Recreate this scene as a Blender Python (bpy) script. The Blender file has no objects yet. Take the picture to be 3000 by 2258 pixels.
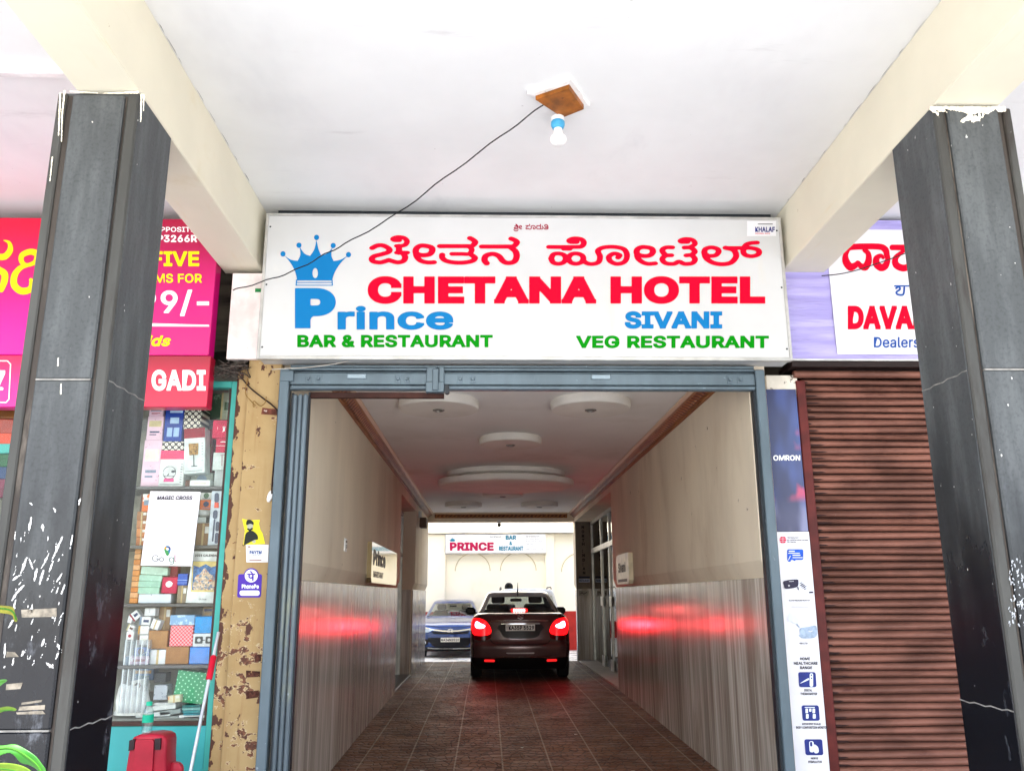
import bpy, bmesh, math, random
import numpy as np
from mathutils import Vector, Matrix
random.seed(7)
SC = bpy.context.scene
COL = SC.collection
PI = math.pi

# ---------------------------------------------------------------- camera, light, exposure
CAMP = np.array([0.0, 0.0, 1.48])
CM = np.array([[0.999561240646518, -0.002347489996821321, 0.02952652177126382],
               [-0.029226540064031085, -0.24004731572590865, 0.970321130125832],
               [-0.004809943147239731, 0.9707583507256071, 0.24001060173129762]])   # columns: right, up, forward
FPX = 2490.0
cd = bpy.data.cameras.new('camera'); cam = bpy.data.objects.new('camera', cd); COL.objects.link(cam)
cd.sensor_fit = 'HORIZONTAL'; cd.sensor_width = 36.0; cd.lens = FPX/3000*36.0
cd.clip_start = 0.05; cd.clip_end = 500
mw = Matrix.Identity(4)
for r in range(3):
    mw[r][0] = CM[r][0]; mw[r][1] = CM[r][1]; mw[r][2] = -CM[r][2]; mw[r][3] = CAMP[r]
cam.matrix_world = mw
SC.camera = cam

SUN_EL, SUN_AZ = math.radians(50), math.radians(190)      # azimuth: compass-like, 180 = behind the camera
wd = bpy.data.worlds.new('World'); SC.world = wd; wd.use_nodes = True
nt = wd.node_tree; nt.nodes.clear()
sk = nt.nodes.new('ShaderNodeTexSky'); sk.sky_type = 'NISHITA'; sk.sun_disc = False
sk.sun_elevation = SUN_EL; sk.sun_rotation = SUN_AZ; sk.dust_density = 2.5; sk.air_density = 1.0
bg = nt.nodes.new('ShaderNodeBackground'); bg.inputs['Strength'].default_value = 0.15
ow = nt.nodes.new('ShaderNodeOutputWorld')
nt.links.new(sk.outputs[0], bg.inputs[0]); nt.links.new(bg.outputs[0], ow.inputs[0])
sl = bpy.data.lights.new('sun', 'SUN'); sl.energy = 4.8; sl.angle = math.radians(0.5); sl.color = (1.0, 0.965, 0.92)
so = bpy.data.objects.new('sun', sl); COL.objects.link(so)
sd = Vector((math.sin(SUN_AZ)*math.cos(SUN_EL), math.cos(SUN_AZ)*math.cos(SUN_EL), math.sin(SUN_EL)))  # towards the sun
so.rotation_euler = sd.to_track_quat('Z', 'Y').to_euler()
SC.view_settings.view_transform = 'Standard'; SC.view_settings.look = 'None'
SC.view_settings.exposure = 2.2; SC.view_settings.gamma = 1.0
SC.cycles.use_denoising = True
SC.cycles.max_bounces = 10; SC.cycles.diffuse_bounces = 6; SC.cycles.glossy_bounces = 4
SC.cycles.transparent_max_bounces = 12; SC.cycles.sample_clamp_indirect = 6.0
SC.cycles.use_adaptive_sampling = False

# ---------------------------------------------------------------- measuring the photograph
def ray(px, py): return CM @ np.array([(px-1500)/FPX, -(py-1129)/FPX, 1.0])
def onY(px, py, Y): r = ray(px, py); return CAMP + r*((Y-CAMP[1])/r[1])
def onX(px, py, X): r = ray(px, py); return CAMP + r*((X-CAMP[0])/r[0])
def onZ(px, py, Z): r = ray(px, py); return CAMP + r*((Z-CAMP[2])/r[2])
def crop(ox, oy, s): return lambda x, y: (ox + x/s, oy + y/s)

# ---------------------------------------------------------------- materials
def hx(h):
    h = h.lstrip('#'); v = [int(h[i:i+2], 16)/255 for i in (0, 2, 4)]
    return tuple(c/12.92 if c <= .04045 else ((c+.055)/1.055)**2.4 for c in v)
MATS = {}
class NB:
    def __init__(s, name):
        s.m = bpy.data.materials.new(name); s.m.use_nodes = True; s.t = s.m.node_tree; s.t.nodes.clear()
        s.out = s.n('ShaderNodeOutputMaterial'); s.b = s.n('ShaderNodeBsdfPrincipled')
        s.l(s.b.outputs[0], s.out.inputs[0]); s.tc = s.n('ShaderNodeTexCoord')
    def n(s, k): return s.t.nodes.new(k)
    def l(s, a, b): s.t.links.new(a, b)
    def co(s, stretch=(1, 1, 1), off=(0, 0, 0)):
        mp = s.n('ShaderNodeMapping'); s.l(s.tc.outputs['Object'], mp.inputs[0])
        mp.inputs['Scale'].default_value = stretch; mp.inputs['Location'].default_value = off; return mp.outputs[0]
    def noise(s, scale, stretch=(1, 1, 1), detail=4, rough=.55, off=(0, 0, 0)):
        t = s.n('ShaderNodeTexNoise'); t.inputs['Scale'].default_value = scale
        t.inputs['Detail'].default_value = detail; t.inputs['Roughness'].default_value = rough
        s.l(s.co(stretch, off), t.inputs[0]); return t.outputs[0]
    def ramp(s, fac, a, b, va=0.0, vb=1.0):
        m = s.n('ShaderNodeMapRange'); m.interpolation_type = 'SMOOTHSTEP'
        m.inputs[1].default_value = a; m.inputs[2].default_value = b; m.inputs[3].default_value = va; m.inputs[4].default_value = vb
        s.l(fac, m.inputs[0]); return m.outputs[0]
    def math(s, op, a, b=None):
        m = s.n('ShaderNodeMath'); m.operation = op
        for i, v in enumerate((a, b)):
            if v is None: continue
            if isinstance(v, (int, float)): m.inputs[i].default_value = v
            else: s.l(v, m.inputs[i])
        return m.outputs[0]
    def mix(s, fac, a, b):
        m = s.n('ShaderNodeMix'); m.data_type = 'RGBA'
        for i, v in ((0, fac), (6, a), (7, b)):
            if isinstance(v, (int, float)): m.inputs[i].default_value = v
            elif isinstance(v, tuple): m.inputs[i].default_value = (v[0], v[1], v[2], 1)
            else: s.l(v, m.inputs[i])
        return m.outputs[2]
    def axis(s, k):
        x = s.n('ShaderNodeSeparateXYZ'); s.l(s.tc.outputs['Object'], x.inputs[0]); return x.outputs[k]
    def col(s, c):
        if isinstance(c, tuple): s.b.inputs['Base Color'].default_value = (c[0], c[1], c[2], 1)
        else: s.l(c, s.b.inputs['Base Color'])
    def rough(s, v):
        if isinstance(v, (int, float)): s.b.inputs['Roughness'].default_value = v
        else: s.l(v, s.b.inputs['Roughness'])
    def bump(s, h, strength=.3, dist=.01):
        b = s.n('ShaderNodeBump'); b.inputs['Strength'].default_value = strength; b.inputs['Distance'].default_value = dist
        s.l(h, b.inputs['Height']); s.l(b.outputs[0], s.b.inputs['Normal'])
def mat(name, c, rough=.5, metal=0.0, var=.12, vs=6.0, stretch=(1, 1, 1), stains=(), bump=0, bs=40, coat=0, spec=None, emit=None, es=0):
    """colour with slow variation and optional stains (scale, lo, hi, colour, stretch)"""
    if name in MATS: return MATS[name]
    if isinstance(c, str): c = hx(c)
    s = NB(name); base = c
    if var > 0:
        d = tuple(max(0, x*(1-var*1.6)) for x in c); e = tuple(min(.95, x*(1+var)) for x in c)
        base = s.mix(s.ramp(s.noise(vs, stretch), .3, .7), d, e)
    for st in stains:
        sc, lo, hi, sc_col = st[:4]; stt = st[4] if len(st) > 4 else (1, 1, 1)
        if isinstance(sc_col, str): sc_col = hx(sc_col)
        base = s.mix(s.ramp(s.noise(sc, stt, 6, .65, (sc*.37, 1.3, sc*.11)), lo, hi), base, sc_col)
    s.col(base); s.rough(rough); s.b.inputs['Metallic'].default_value = metal
    if coat: s.b.inputs['Coat Weight'].default_value = coat; s.b.inputs['Coat Roughness'].default_value = .05
    if spec is None: spec = .5 if (metal > .1 or coat or rough < .2) else .22
    if spec is not None: s.b.inputs['Specular IOR Level'].default_value = spec
    if bump: s.bump(s.noise(bs, stretch, 5), bump, .004)
    if emit: s.b.inputs['Emission Color'].default_value = (*emit, 1); s.b.inputs['Emission Strength'].default_value = es
    MATS[name] = s.m; return s.m
def glass(name, tint=(1, 1, 1), refl=.06, rough=.02):
    if name in MATS: return MATS[name]
    m = bpy.data.materials.new(name); m.use_nodes = True; t = m.node_tree; t.nodes.clear()
    o = t.nodes.new('ShaderNodeOutputMaterial'); mx = t.nodes.new('ShaderNodeMixShader')
    tr = t.nodes.new('ShaderNodeBsdfTransparent'); tr.inputs[0].default_value = (*tint, 1)
    g = t.nodes.new('ShaderNodeBsdfGlossy'); g.inputs['Roughness'].default_value = rough
    lw = t.nodes.new('ShaderNodeLayerWeight'); lw.inputs[0].default_value = .5
    pw = t.nodes.new('ShaderNodeMath'); pw.operation = 'POWER'; pw.inputs[1].default_value = 4
    ad = t.nodes.new('ShaderNodeMath'); ad.operation = 'MULTIPLY_ADD'; ad.inputs[1].default_value = min(.9, refl*12); ad.inputs[2].default_value = refl
    t.links.new(lw.outputs['Facing'], pw.inputs[0]); t.links.new(pw.outputs[0], ad.inputs[0]); t.links.new(ad.outputs[0], mx.inputs[0])
    t.links.new(tr.outputs[0], mx.inputs[1]); t.links.new(g.outputs[0], mx.inputs[2]); t.links.new(mx.outputs[0], o.inputs[0])
    MATS[name] = m; return m

# ---------------------------------------------------------------- mesh building
class MB:
    """collects faces; build() links them as ONE mesh object"""
    def __init__(s): s.v = []; s.f = []; s.mi = []; s.k = 0; s.sm = []
    def add(s, vs, fs, smooth=False):
        b = len(s.v); s.v += [tuple(map(float, p)) for p in vs]
        for q in fs: s.f.append([b+i for i in q]); s.mi.append(s.k); s.sm.append(smooth)
        return s
    def m(s, k): s.k = k; return s
    def box(s, x0, x1, y0, y1, z0, z1, b=0.0):
        x0, x1 = sorted((x0, x1)); y0, y1 = sorted((y0, y1)); z0, z1 = sorted((z0, z1))
        b = min(b, (x1-x0)/3, (y1-y0)/3, (z1-z0)/3)
        if b <= 0:
            return s.add([(x, y, z) for z in (z0, z1) for y in (y0, y1) for x in (x0, x1)],
                         [(0, 2, 3, 1), (4, 5, 7, 6), (0, 1, 5, 4), (1, 3, 7, 5), (3, 2, 6, 7), (2, 0, 4, 6)])
        X = (x0, x1); Y = (y0, y1); Z = (z0, z1); vs = []; ix = {}
        for i in (0, 1):
            for j in (0, 1):
                for k in (0, 1):
                    sx, sy, sz = (b if i == 0 else -b), (b if j == 0 else -b), (b if k == 0 else -b)
                    for a, p in (('x', (X[i], Y[j]+sy, Z[k]+sz)), ('y', (X[i]+sx, Y[j], Z[k]+sz)), ('z', (X[i]+sx, Y[j]+sy, Z[k]))):
                        ix[i, j, k, a] = len(vs); vs.append(p)
        fs = []
        for i in (0, 1): fs.append([ix[i, 0, 0, 'x'], ix[i, 1, 0, 'x'], ix[i, 1, 1, 'x'], ix[i, 0, 1, 'x']])
        for j in (0, 1): fs.append([ix[0, j, 0, 'y'], ix[1, j, 0, 'y'], ix[1, j, 1, 'y'], ix[0, j, 1, 'y']])
        for k in (0, 1): fs.append([ix[0, 0, k, 'z'], ix[1, 0, k, 'z'], ix[1, 1, k, 'z'], ix[0, 1, k, 'z']])
        for i in (0, 1):
            for j in (0, 1): fs.append([ix[i, j, 0, 'x'], ix[i, j, 1, 'x'], ix[i, j, 1, 'y'], ix[i, j, 0, 'y']])
            for k in (0, 1): fs.append([ix[i, 0, k, 'x'], ix[i, 1, k, 'x'], ix[i, 1, k, 'z'], ix[i, 0, k, 'z']])
        for j in (0, 1):
            for k in (0, 1): fs.append([ix[0, j, k, 'y'], ix[1, j, k, 'y'], ix[1, j, k, 'z'], ix[0, j, k, 'z']])
        for i in (0, 1):
            for j in (0, 1):
                for k in (0, 1): fs.append([ix[i, j, k, 'x'], ix[i, j, k, 'y'], ix[i, j, k, 'z']])
        return s.add(vs, fs)
    def prism(s, poly, a0, a1, axis='y'):
        """poly in the plane across the axis (x,z for y; y,z for x; x,y for z)"""
        def P(p, a): return {'y': (p[0], a, p[1]), 'x': (a, p[0], p[1]), 'z': (p[0], p[1], a)}[axis]
        n = len(poly); vs = [P(p, a0) for p in poly]+[P(p, a1) for p in poly]
        return s.add(vs, [list(range(n))[::-1], list(range(n, 2*n))]+[[i, (i+1) % n, n+(i+1) % n, n+i] for i in range(n)])
    def tube(s, pts, r, n=8, cap=True):
        pts = [Vector(p) for p in pts]; R = r if isinstance(r, (list, tuple)) else [r]*len(pts); vs = []; fs = []
        up = None
        for i, p in enumerate(pts):
            d = (pts[min(i+1, len(pts)-1)]-pts[max(i-1, 0)]).normalized()
            if up is None: up = Vector((0, 0, 1)) if abs(d.z) < .9 else Vector((1, 0, 0))
            a = d.cross(up).normalized(); b2 = a.cross(d).normalized(); up = b2
            for k in range(n):
                t = 2*PI*k/n; vs.append(p+a*(math.cos(t)*R[i])+b2*(math.sin(t)*R[i]))
        for i in range(len(pts)-1):
            for k in range(n): fs.append([i*n+k, i*n+(k+1) % n, (i+1)*n+(k+1) % n, (i+1)*n+k])
        if cap: fs += [list(range(n))[::-1], list(range((len(pts)-1)*n, len(pts)*n))]
        return s.add(vs, fs, True)
    def lathe(s, prof, c=(0, 0, 0), n=32, axis='z', ex=1.0):
        """prof [(r,h)...] round the axis"""
        vs = []; fs = []; N = len(prof)
        for r, h in prof:
            for k in range(n):
                t = 2*PI*k/n; a, b2 = r*math.cos(t), r*math.sin(t)*ex
                p = {'z': (a, b2, h), 'y': (a, h, b2), 'x': (h, a, b2)}[axis]
                vs.append((c[0]+p[0], c[1]+p[1], c[2]+p[2]))
        for i in range(N-1):
            for k in range(n): fs.append([i*n+k, i*n+(k+1) % n, (i+1)*n+(k+1) % n, (i+1)*n+k])
        if prof[0][0] > 1e-5: fs.append(list(range(n))[::-1])
        if prof[-1][0] > 1e-5: fs.append(list(range((N-1)*n, N*n)))
        return s.add(vs, fs, True)
    def grid(s, rows, smooth=True):
        n = len(rows[0]); vs = [p for r in rows for p in r]
        return s.add(vs, [[i*n+k, i*n+k+1, (i+1)*n+k+1, (i+1)*n+k] for i in range(len(rows)-1) for k in range(n-1)], smooth)
    def build(s, name, mats, parent=None, loc=None, smooth_angle=None):
        me = bpy.data.meshes.new(name); me.from_pydata(s.v, [], s.f); me.update()
        for mm in (mats if isinstance(mats, (list, tuple)) else [mats]): me.materials.append(mm)
        me.polygons.foreach_set('material_index', s.mi); me.polygons.foreach_set('use_smooth', s.sm)
        bm = bmesh.new(); bm.from_mesh(me); bmesh.ops.remove_doubles(bm, verts=bm.verts, dist=1e-6)
        bmesh.ops.recalc_face_normals(bm, faces=bm.faces); bm.to_mesh(me); bm.free()
        if any(s.sm): me.set_sharp_from_angle(angle=math.radians(smooth_angle or 40))
        return link(name, me, parent, loc)
def link(name, me, parent=None, loc=None):
    o = bpy.data.objects.new(name, me); COL.objects.link(o)
    if parent: o.parent = parent
    if loc: o.location = loc
    return o
def tag(o, label=None, cat=None, group=None, kind=None):
    for k, v in (('label', label), ('category', cat), ('group', group), ('kind', kind)):
        if v: o[k] = v
    return o
def thing(name, label, cat, loc=(0, 0, 0), group=None):
    o = bpy.data.objects.new(name, None); COL.objects.link(o); o.location = loc; o.empty_display_size = .1
    return tag(o, label, cat, group)
def copy_tree(o, parent=None):
    c = o.copy(); COL.objects.link(c)
    if parent: c.parent = parent
    for ch in list(o.children): copy_tree(ch, c)
    return c

# ---------------------------------------------------------------- ink: outlines of paint and print as one clean sheet
def smooth(pts, n=5, closed=False):
    P = [np.array(p, float) for p in pts]; out = []; N = len(P)
    for i in range(N if closed else N-1):
        p0, p1, p2, p3 = (P[(i-1) % N], P[i], P[(i+1) % N], P[(i+2) % N]) if closed else (P[max(i-1, 0)], P[i], P[i+1], P[min(i+2, N-1)])
        for k in range(n):
            t = k/n; out.append(tuple(.5*((2*p1)+(-p0+p2)*t+(2*p0-5*p1+4*p2-p3)*t*t+(-p0+3*p1-3*p2+p3)*t**3)))
    if not closed: out.append(tuple(P[-1]))
    return out
def ell(cx, cy, rx, ry, n=24): return [(cx+rx*math.cos(2*PI*k/n), cy+ry*math.sin(2*PI*k/n)) for k in range(n)]
def _segd(X, Y, a, b):
    ax, ay = a; bx, by = b; dx, dy = bx-ax, by-ay; L = dx*dx+dy*dy
    t = np.clip(((X-ax)*dx+(Y-ay)*dy)/L, 0, 1) if L > 1e-12 else 0
    return np.hypot(X-ax-t*dx, Y-ay-t*dy), t
def contour(F, gx, gy):
    """one clean sheet where F > 0"""
    vs = []; ix = {}; fs = []
    def vert(key, p):
        if key not in ix: ix[key] = len(vs); vs.append(p)
        return ix[key]
    ny, nx = F.shape
    act = (F[:-1, :-1] > 0) | (F[1:, :-1] > 0) | (F[:-1, 1:] > 0) | (F[1:, 1:] > 0)
    for j, i in zip(*np.nonzero(act)):
        c = [(i, j), (i+1, j), (i+1, j+1), (i, j+1)]; q = []
        for a in range(4):
            p, r = c[a], c[(a+1) % 4]; fp, fr = F[p[1], p[0]], F[r[1], r[0]]
            if fp > 0: q.append(vert(p, (gx[p[0]], gy[p[1]])))
            if (fp > 0) != (fr > 0):
                t = fp/(fp-fr); key = (min(p, r), max(p, r))
                q.append(vert(key, ((gx[p[0]]+(gx[r[0]]-gx[p[0]])*t), gy[p[1]]+(gy[r[1]]-gy[p[1]])*t)))
        if len(q) >= 3: fs.append(q)
    return vs, fs
def ink(items, step, sx=1.0, rag=0):
    """items: ('s', pts, r) strokes | ('p', pts) filled outline | ('x', pts) cut-out | ('xs', pts, r) cut stroke.
    Returns verts2d, faces. sx squeezes x while measuring, so strokes come out wider across than down."""
    it = []
    for k in items: it.append((k[0], [(p[0]/sx, p[1]) for p in k[1]])+tuple(k[2:]))
    A = np.array([p for k in it for p in k[1]]); mr = max([max(k[2]) if isinstance(k[2], (list, tuple)) else k[2] for k in it if len(k) > 2]+[0])
    x0, y0 = A.min(0)-mr-2*step; x1, y1 = A.max(0)+mr+2*step
    gx = np.arange(x0, x1+step, step); gy = np.arange(y0, y1+step, step); X, Y = np.meshgrid(gx, gy)
    F = np.full(X.shape, -1e9)
    for k in it:
        pts = k[1]
        if k[0] in ('s', 'xs'):
            f = np.full(X.shape, -1e9)
            R = k[2] if isinstance(k[2], (list, tuple)) else [k[2]]*len(pts)
            if len(R) != len(pts): R = list(np.interp(np.linspace(0, 1, len(pts)), np.linspace(0, 1, len(R)), R))
            for i in range(len(pts)-1):
                d, t = _segd(X, Y, pts[i], pts[i+1]); f = np.maximum(f, R[i]+(R[i+1]-R[i])*t-d)
        else:
            d = np.full(X.shape, 1e9); ins = np.zeros(X.shape, bool); n = len(pts)
            for i in range(n):
                a, b = pts[i], pts[(i+1) % n]; d = np.minimum(d, _segd(X, Y, a, b)[0])
                if a[1] != b[1]:
                    c = (a[1] > Y) != (b[1] > Y); xi = a[0]+(Y-a[1])*(b[0]-a[0])/(b[1]-a[1]); ins ^= c & (X < xi)
            f = np.where(ins, d, -d)
        F = np.minimum(F, -f) if k[0][0] == 'x' else np.maximum(F, f)
    if rag:      # ragged edges: smooth random bumps added to the field
        r = np.random.RandomState(5); k = 3; c = r.uniform(-1, 1, (F.shape[0]//k+3, F.shape[1]//k+3))
        jj, ii = np.meshgrid(np.arange(F.shape[0])/k, np.arange(F.shape[1])/k, indexing='ij'); j0, i0 = jj.astype(int), ii.astype(int); u, w = jj-j0, ii-i0
        F = F+rag*(c[j0, i0]*(1-u)*(1-w)+c[j0+1, i0]*u*(1-w)+c[j0, i0+1]*(1-u)*w+c[j0+1, i0+1]*u*w)
    vs, fs = contour(F, gx, gy); return [(x*sx, y) for x, y in vs], fs
def print_on(name, items, fn, m, parent, step=2.2, sx=1.0, rag=0):
    """ink traced in photo pixels, laid on the surface fn(px,py)->point"""
    vs, fs = ink(items, step, sx, rag)
    return MB().add([fn(*p) for p in vs], fs).build(name, m, parent)

# ---------------------------------------------------------------- lettering
FONTS = {}
def font(name):
    if name not in FONTS:
        import os
        p = os.path.join(bpy.utils.system_resource('DATAFILES'), 'fonts', name)
        try: FONTS[name] = bpy.data.fonts.load(p)
        except Exception: FONTS[name] = None
    return FONTS[name]
TXT = {}
def text_mesh(s, bold=0.0, fnt='Inter.woff2', space=1.0, shear=0.0, rows=0):
    """lettering in a unit box; bold thickens the outlines, measured in letter heights"""
    cu = bpy.data.curves.new('text', 'FONT'); cu.body = s; cu.size = 1.0; cu.space_character = space+bold*1.2
    cu.shear = shear; cu.resolution_u = 4; cu.fill_mode = 'FRONT'
    f = font(fnt)
    if f: cu.font = f
    o = bpy.data.objects.new('text', cu); COL.objects.link(o)
    dg = bpy.context.evaluated_depsgraph_get(); me = bpy.data.meshes.new_from_object(o.evaluated_get(dg))
    v = np.array([p.co for p in me.vertices]).reshape(-1, 3)[:, :2]; fs = [list(p.vertices) for p in me.polygons]
    bpy.data.objects.remove(o); bpy.data.curves.remove(cu); bpy.data.meshes.remove(me)
    if bold > 0 and rows:
        cnt = {}
        for q in fs:
            for i in range(len(q)):
                k = (min(q[i], q[i-1]), max(q[i], q[i-1])); cnt[k] = cnt.get(k, 0)+1
        E = [(v[a], v[b]) for (a, b), n in cnt.items() if n == 1]
        step = (v[:, 1].max()-v[:, 1].min())/rows; m = bold+2*step
        gx = np.arange(v[:, 0].min()-m, v[:, 0].max()+m+step, step); gy = np.arange(v[:, 1].min()-m+step*.0137, v[:, 1].max()+m+step, step)
        X, Y = np.meshgrid(gx, gy); d = np.full(X.shape, 1e9); ins = np.zeros(X.shape, bool)
        adj = {}
        for a, b in ((a, b) for (a, b), n in cnt.items() if n == 1): adj.setdefault(a, []).append(b); adj.setdefault(b, []).append(a)
        for k, nb in adj.items():        # square off the sharp corners
            if len(nb) != 2: continue
            e1 = v[k]-v[nb[0]]; e2 = v[nb[1]]-v[k]; c = float(e1 @ e2)/(np.hypot(*e1)*np.hypot(*e2)+1e-12)
            if c < .7:
                i0, i1 = np.searchsorted(gx, (v[k][0]-m, v[k][0]+m)); j0, j1 = np.searchsorted(gy, (v[k][1]-m, v[k][1]+m))
                d[j0:j1, i0:i1] = np.minimum(d[j0:j1, i0:i1], np.maximum(abs(X[j0:j1, i0:i1]-v[k][0]), abs(Y[j0:j1, i0:i1]-v[k][1])))
        for p, q in E:
            lo = max(0, int((min(p[0], q[0])-m-gx[0])/step)-1); hi = int((max(p[0], q[0])+m-gx[0])/step)+2
            d[:, lo:hi] = np.minimum(d[:, lo:hi], _segd(X[:, lo:hi], Y[:, lo:hi], p, q)[0])
        for q in fs:
            P = v[q]; (x0, y0), (x1, y1) = P.min(0), P.max(0)
            a, b = np.searchsorted(gx, (x0-1e-9, x1+1e-9)); c, e = np.searchsorted(gy, (y0-1e-9, y1+1e-9))
            if a == b or c == e: continue
            XX, YY = X[c:e, a:b], Y[c:e, a:b]; pos = np.ones(XX.shape, bool); neg = pos.copy()
            for i in range(len(q)):
                cr = (P[i][0]-P[i-1][0])*(YY-P[i-1][1])-(P[i][1]-P[i-1][1])*(XX-P[i-1][0]); pos &= cr >= -1e-9; neg &= cr <= 1e-9
            ins[c:e, a:b] |= pos | neg
        vs, fs = contour(np.where(ins, d, -d)+bold, gx, gy); v = np.array(vs)
    v = v-v.min(0); return v/np.maximum(v.max(0), 1e-6), fs
def letters(mb, s, fn, x0, y0, x1, y1, bold=.03, **k):
    """lettering stretched into the box (x0,y0)-(x1,y1) (y down, as in the photo); fn(x,y)->point"""
    v, fs = text_mesh(s, bold, rows=int(min(44, max(18, abs(y1-y0)/1.8))), **k)
    mb.add([fn(x0+(x1-x0)*a, y1+(y0-y1)*b) for a, b in v], fs)
def planeY(Y): return lambda x, y: tuple(onY(x, y, Y))
def planeX(X): return lambda x, y: tuple(onX(x, y, X))
# ================================================================ the place: ground
def ramp_z(y):   # the passage floor humps up from the pavement and falls to the yard
    pts = [(-50, 0), (6.6, 0), (12.5, .10), (19.4, .10), (22.0, -.12), (60, -.12)]
    return float(np.interp(y, [p[0] for p in pts], [p[1] for p in pts]))
s = NB('paver'); tcx = s.axis(0); tcy = s.axis(1)
vor = s.n('ShaderNodeTexVoronoi'); vor.feature = 'DISTANCE_TO_EDGE'; vor.inputs['Scale'].default_value = 13; s.l(s.co((1, .8, 0)), vor.inputs[0])
wv = s.n('ShaderNodeTexWave'); wv.wave_type = 'RINGS'; wv.inputs['Scale'].default_value = 2.2; wv.inputs['Distortion'].default_value = 6; s.l(s.co((1, 1, 0)), wv.inputs[0])
fx = s.math('ABSOLUTE', s.math('SUBTRACT', s.math('FRACT', s.math('DIVIDE', s.math('ADD', tcx, 10.9-.21), .425)), .5))
jx = s.ramp(fx, .012, .022, 1, 0); joint = jx
edge = s.ramp(vor.outputs[0], .0, .10)
base = s.mix(s.ramp(s.noise(1.3, (1, 1, 0)), .3, .7), hx('#58392a'), hx('#7a5138'))
base = s.mix(s.math('MULTIPLY', s.math('SUBTRACT', 1.0, edge), .75), base, hx('#1d1613'))
base = s.mix(s.math('MULTIPLY', wv.outputs[0], .25), base, hx('#251b16'))
base = s.mix(s.math('MULTIPLY', joint, .8), base, hx('#8a7b6d'))
s.col(base); s.rough(s.ramp(s.noise(3, (1, 1, 0)), .3, .7, .52, .68)); s.b.inputs['Specular IOR Level'].default_value = .22
s.bump(s.math('ADD', edge, s.math('MULTIPLY', wv.outputs[0], .6)), .8, .012); MATS['paver'] = s.m
ys = [6.0, 6.6, 8, 9.5, 11, 12.5, 16, 19.4]
fl = MB(); fl.grid([[(-1.5, y, ramp_z(y)), (2.9, y, ramp_z(y))] for y in ys]); tag(fl.build('passage_floor', MATS['paver']), kind='structure')
pv = MB(); pv.box(-40, 40, -.4, 6.0, -.3, 0.0); pv.box(-40, -1.5, 6.0, 7.4, -.3, -.004); pv.box(2.9, 40, 6.0, 7.4, -.3, -.004)
tag(pv.build('pavement', mat('pavement', '#8b8d91', .8, stains=((1.5, .45, .75, '#727478'),), bump=.2)), kind='structure')
rd = MB(); rd.box(-90, 90, -120, -.4, -.35, -.15); tag(rd.build('road', mat('road', '#c4c3c1', .85, stains=((.3, .4, .7, '#acabaa'),), bump=.3)), kind='structure')
yd = MB(); yd.grid([[(-14, y, z), (14, y, z)] for y, z in ((19.4, .099), (22, -.12), (28, -.12))])
tag(yd.build('yard_floor', mat('yard_stone', '#e6e1d8', .7, stains=((2.2, .5, .6, '#8f877c'),), bump=.2)), kind='structure')

# ================================================================ the hotel building
XL, XR = -1.36, 2.01
white_ceiling = mat('white_ceiling', '#e8e9e8', .8, var=.03, vs=1.2, stains=((.8, .62, .82, '#c9cacd', (1, .4, 1)), (22, .72, .75, '#b2b0ad'), (.45, .5, .8, '#d0d0d2', (1, .5, 1)), (3, .62, .8, '#d2d2d1', (.3, 1.6, 1))))
cream = mat('cream_paint', '#e0dac4', .55, var=.03, vs=1.5, stains=((14, .72, .75, '#b9ad8f'), (1.2, .58, .8, '#d6cbab'), (5, .6, .8, '#ddd2b4', (3, .3, 3))))
plaster = mat('tan_plaster', '#ddcfb8', .75, var=.06, vs=1.4, stretch=(1, 1, .3), stains=((1.1, .5, .75, '#c8b59c', (1, 1, .35)), (9, .68, .73, '#7d6a58')), bump=.12, bs=60)
hb = thing('hotel_building', 'pale plastered hotel building with a white porch ceiling and an open drive-through passage', 'building', (.33, 6.3, 0))
hb_off = Vector((.33, 6.3, 0))
def part(mb, name, m, parent=hb, label=None, off=hb_off, **k):
    mb.v = [(x-off[0], y-off[1], z-off[2]) for x, y, z in mb.v]
    o = mb.build(name, m, parent, **k); return tag(o, label)
# materials use object coordinates, so parts of the building keep world-like scale
part(MB().box(-9, 9, -.2, 6.62, 4.38, 4.6), 'porch_ceiling', white_ceiling)
part(MB().box(-2.02, -1.715, -.1, 6.22, 3.90, 4.379, .006), 'ceiling_beam', cream, label='cream painted beam running from the paint-splashed pillar to the sign')
part(MB().box(2.28, 2.62, -.1, 6.22, 3.905, 4.379, .006), 'ceiling_beam', cream, label='cream painted beam above the roller shutter side')
fw = MB(); fw.box(-9, -1.62, 6.75, 6.9, 0, 4.379); fw.box(-1.62, 2.1, 6.28, 6.5, 3.27, 4.379); fw.box(2.1, 9, 6.45, 6.6, 0, 4.379)
fw.box(-9, -1.98, 6.3, 6.75, 3.3, 4.379)
part(fw, 'front_wall', mat('dingy_wall', '#4d463d', .9, stains=((3, .45, .7, '#231f1b', (.3, 1, 3)),)))
sh = MB(); sh.box(-9, 9, 6.62, 19.55, 11.8, 12.0); sh.box(-9, -8.8, 6.62, 19.4, 0, 11.8); sh.box(8.8, 9, 6.62, 19.4, 0, 11.8)
sh.box(-9, 9, 6.62, 6.8, 4.6, 11.8); sh.box(-9, -1.6, 19.42, 19.6, -.3, 11.8); sh.box(2.4, 9, 19.42, 19.6, -.3, 11.8); sh.box(-1.6, 2.4, 19.42, 19.6, 3.5, 11.8)
part(sh, 'unseen_upper_storey', mat('outer_wall', '#d8cdb4', .8))  # unseen storeys, height shaped to keep the sun off the yard
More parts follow.
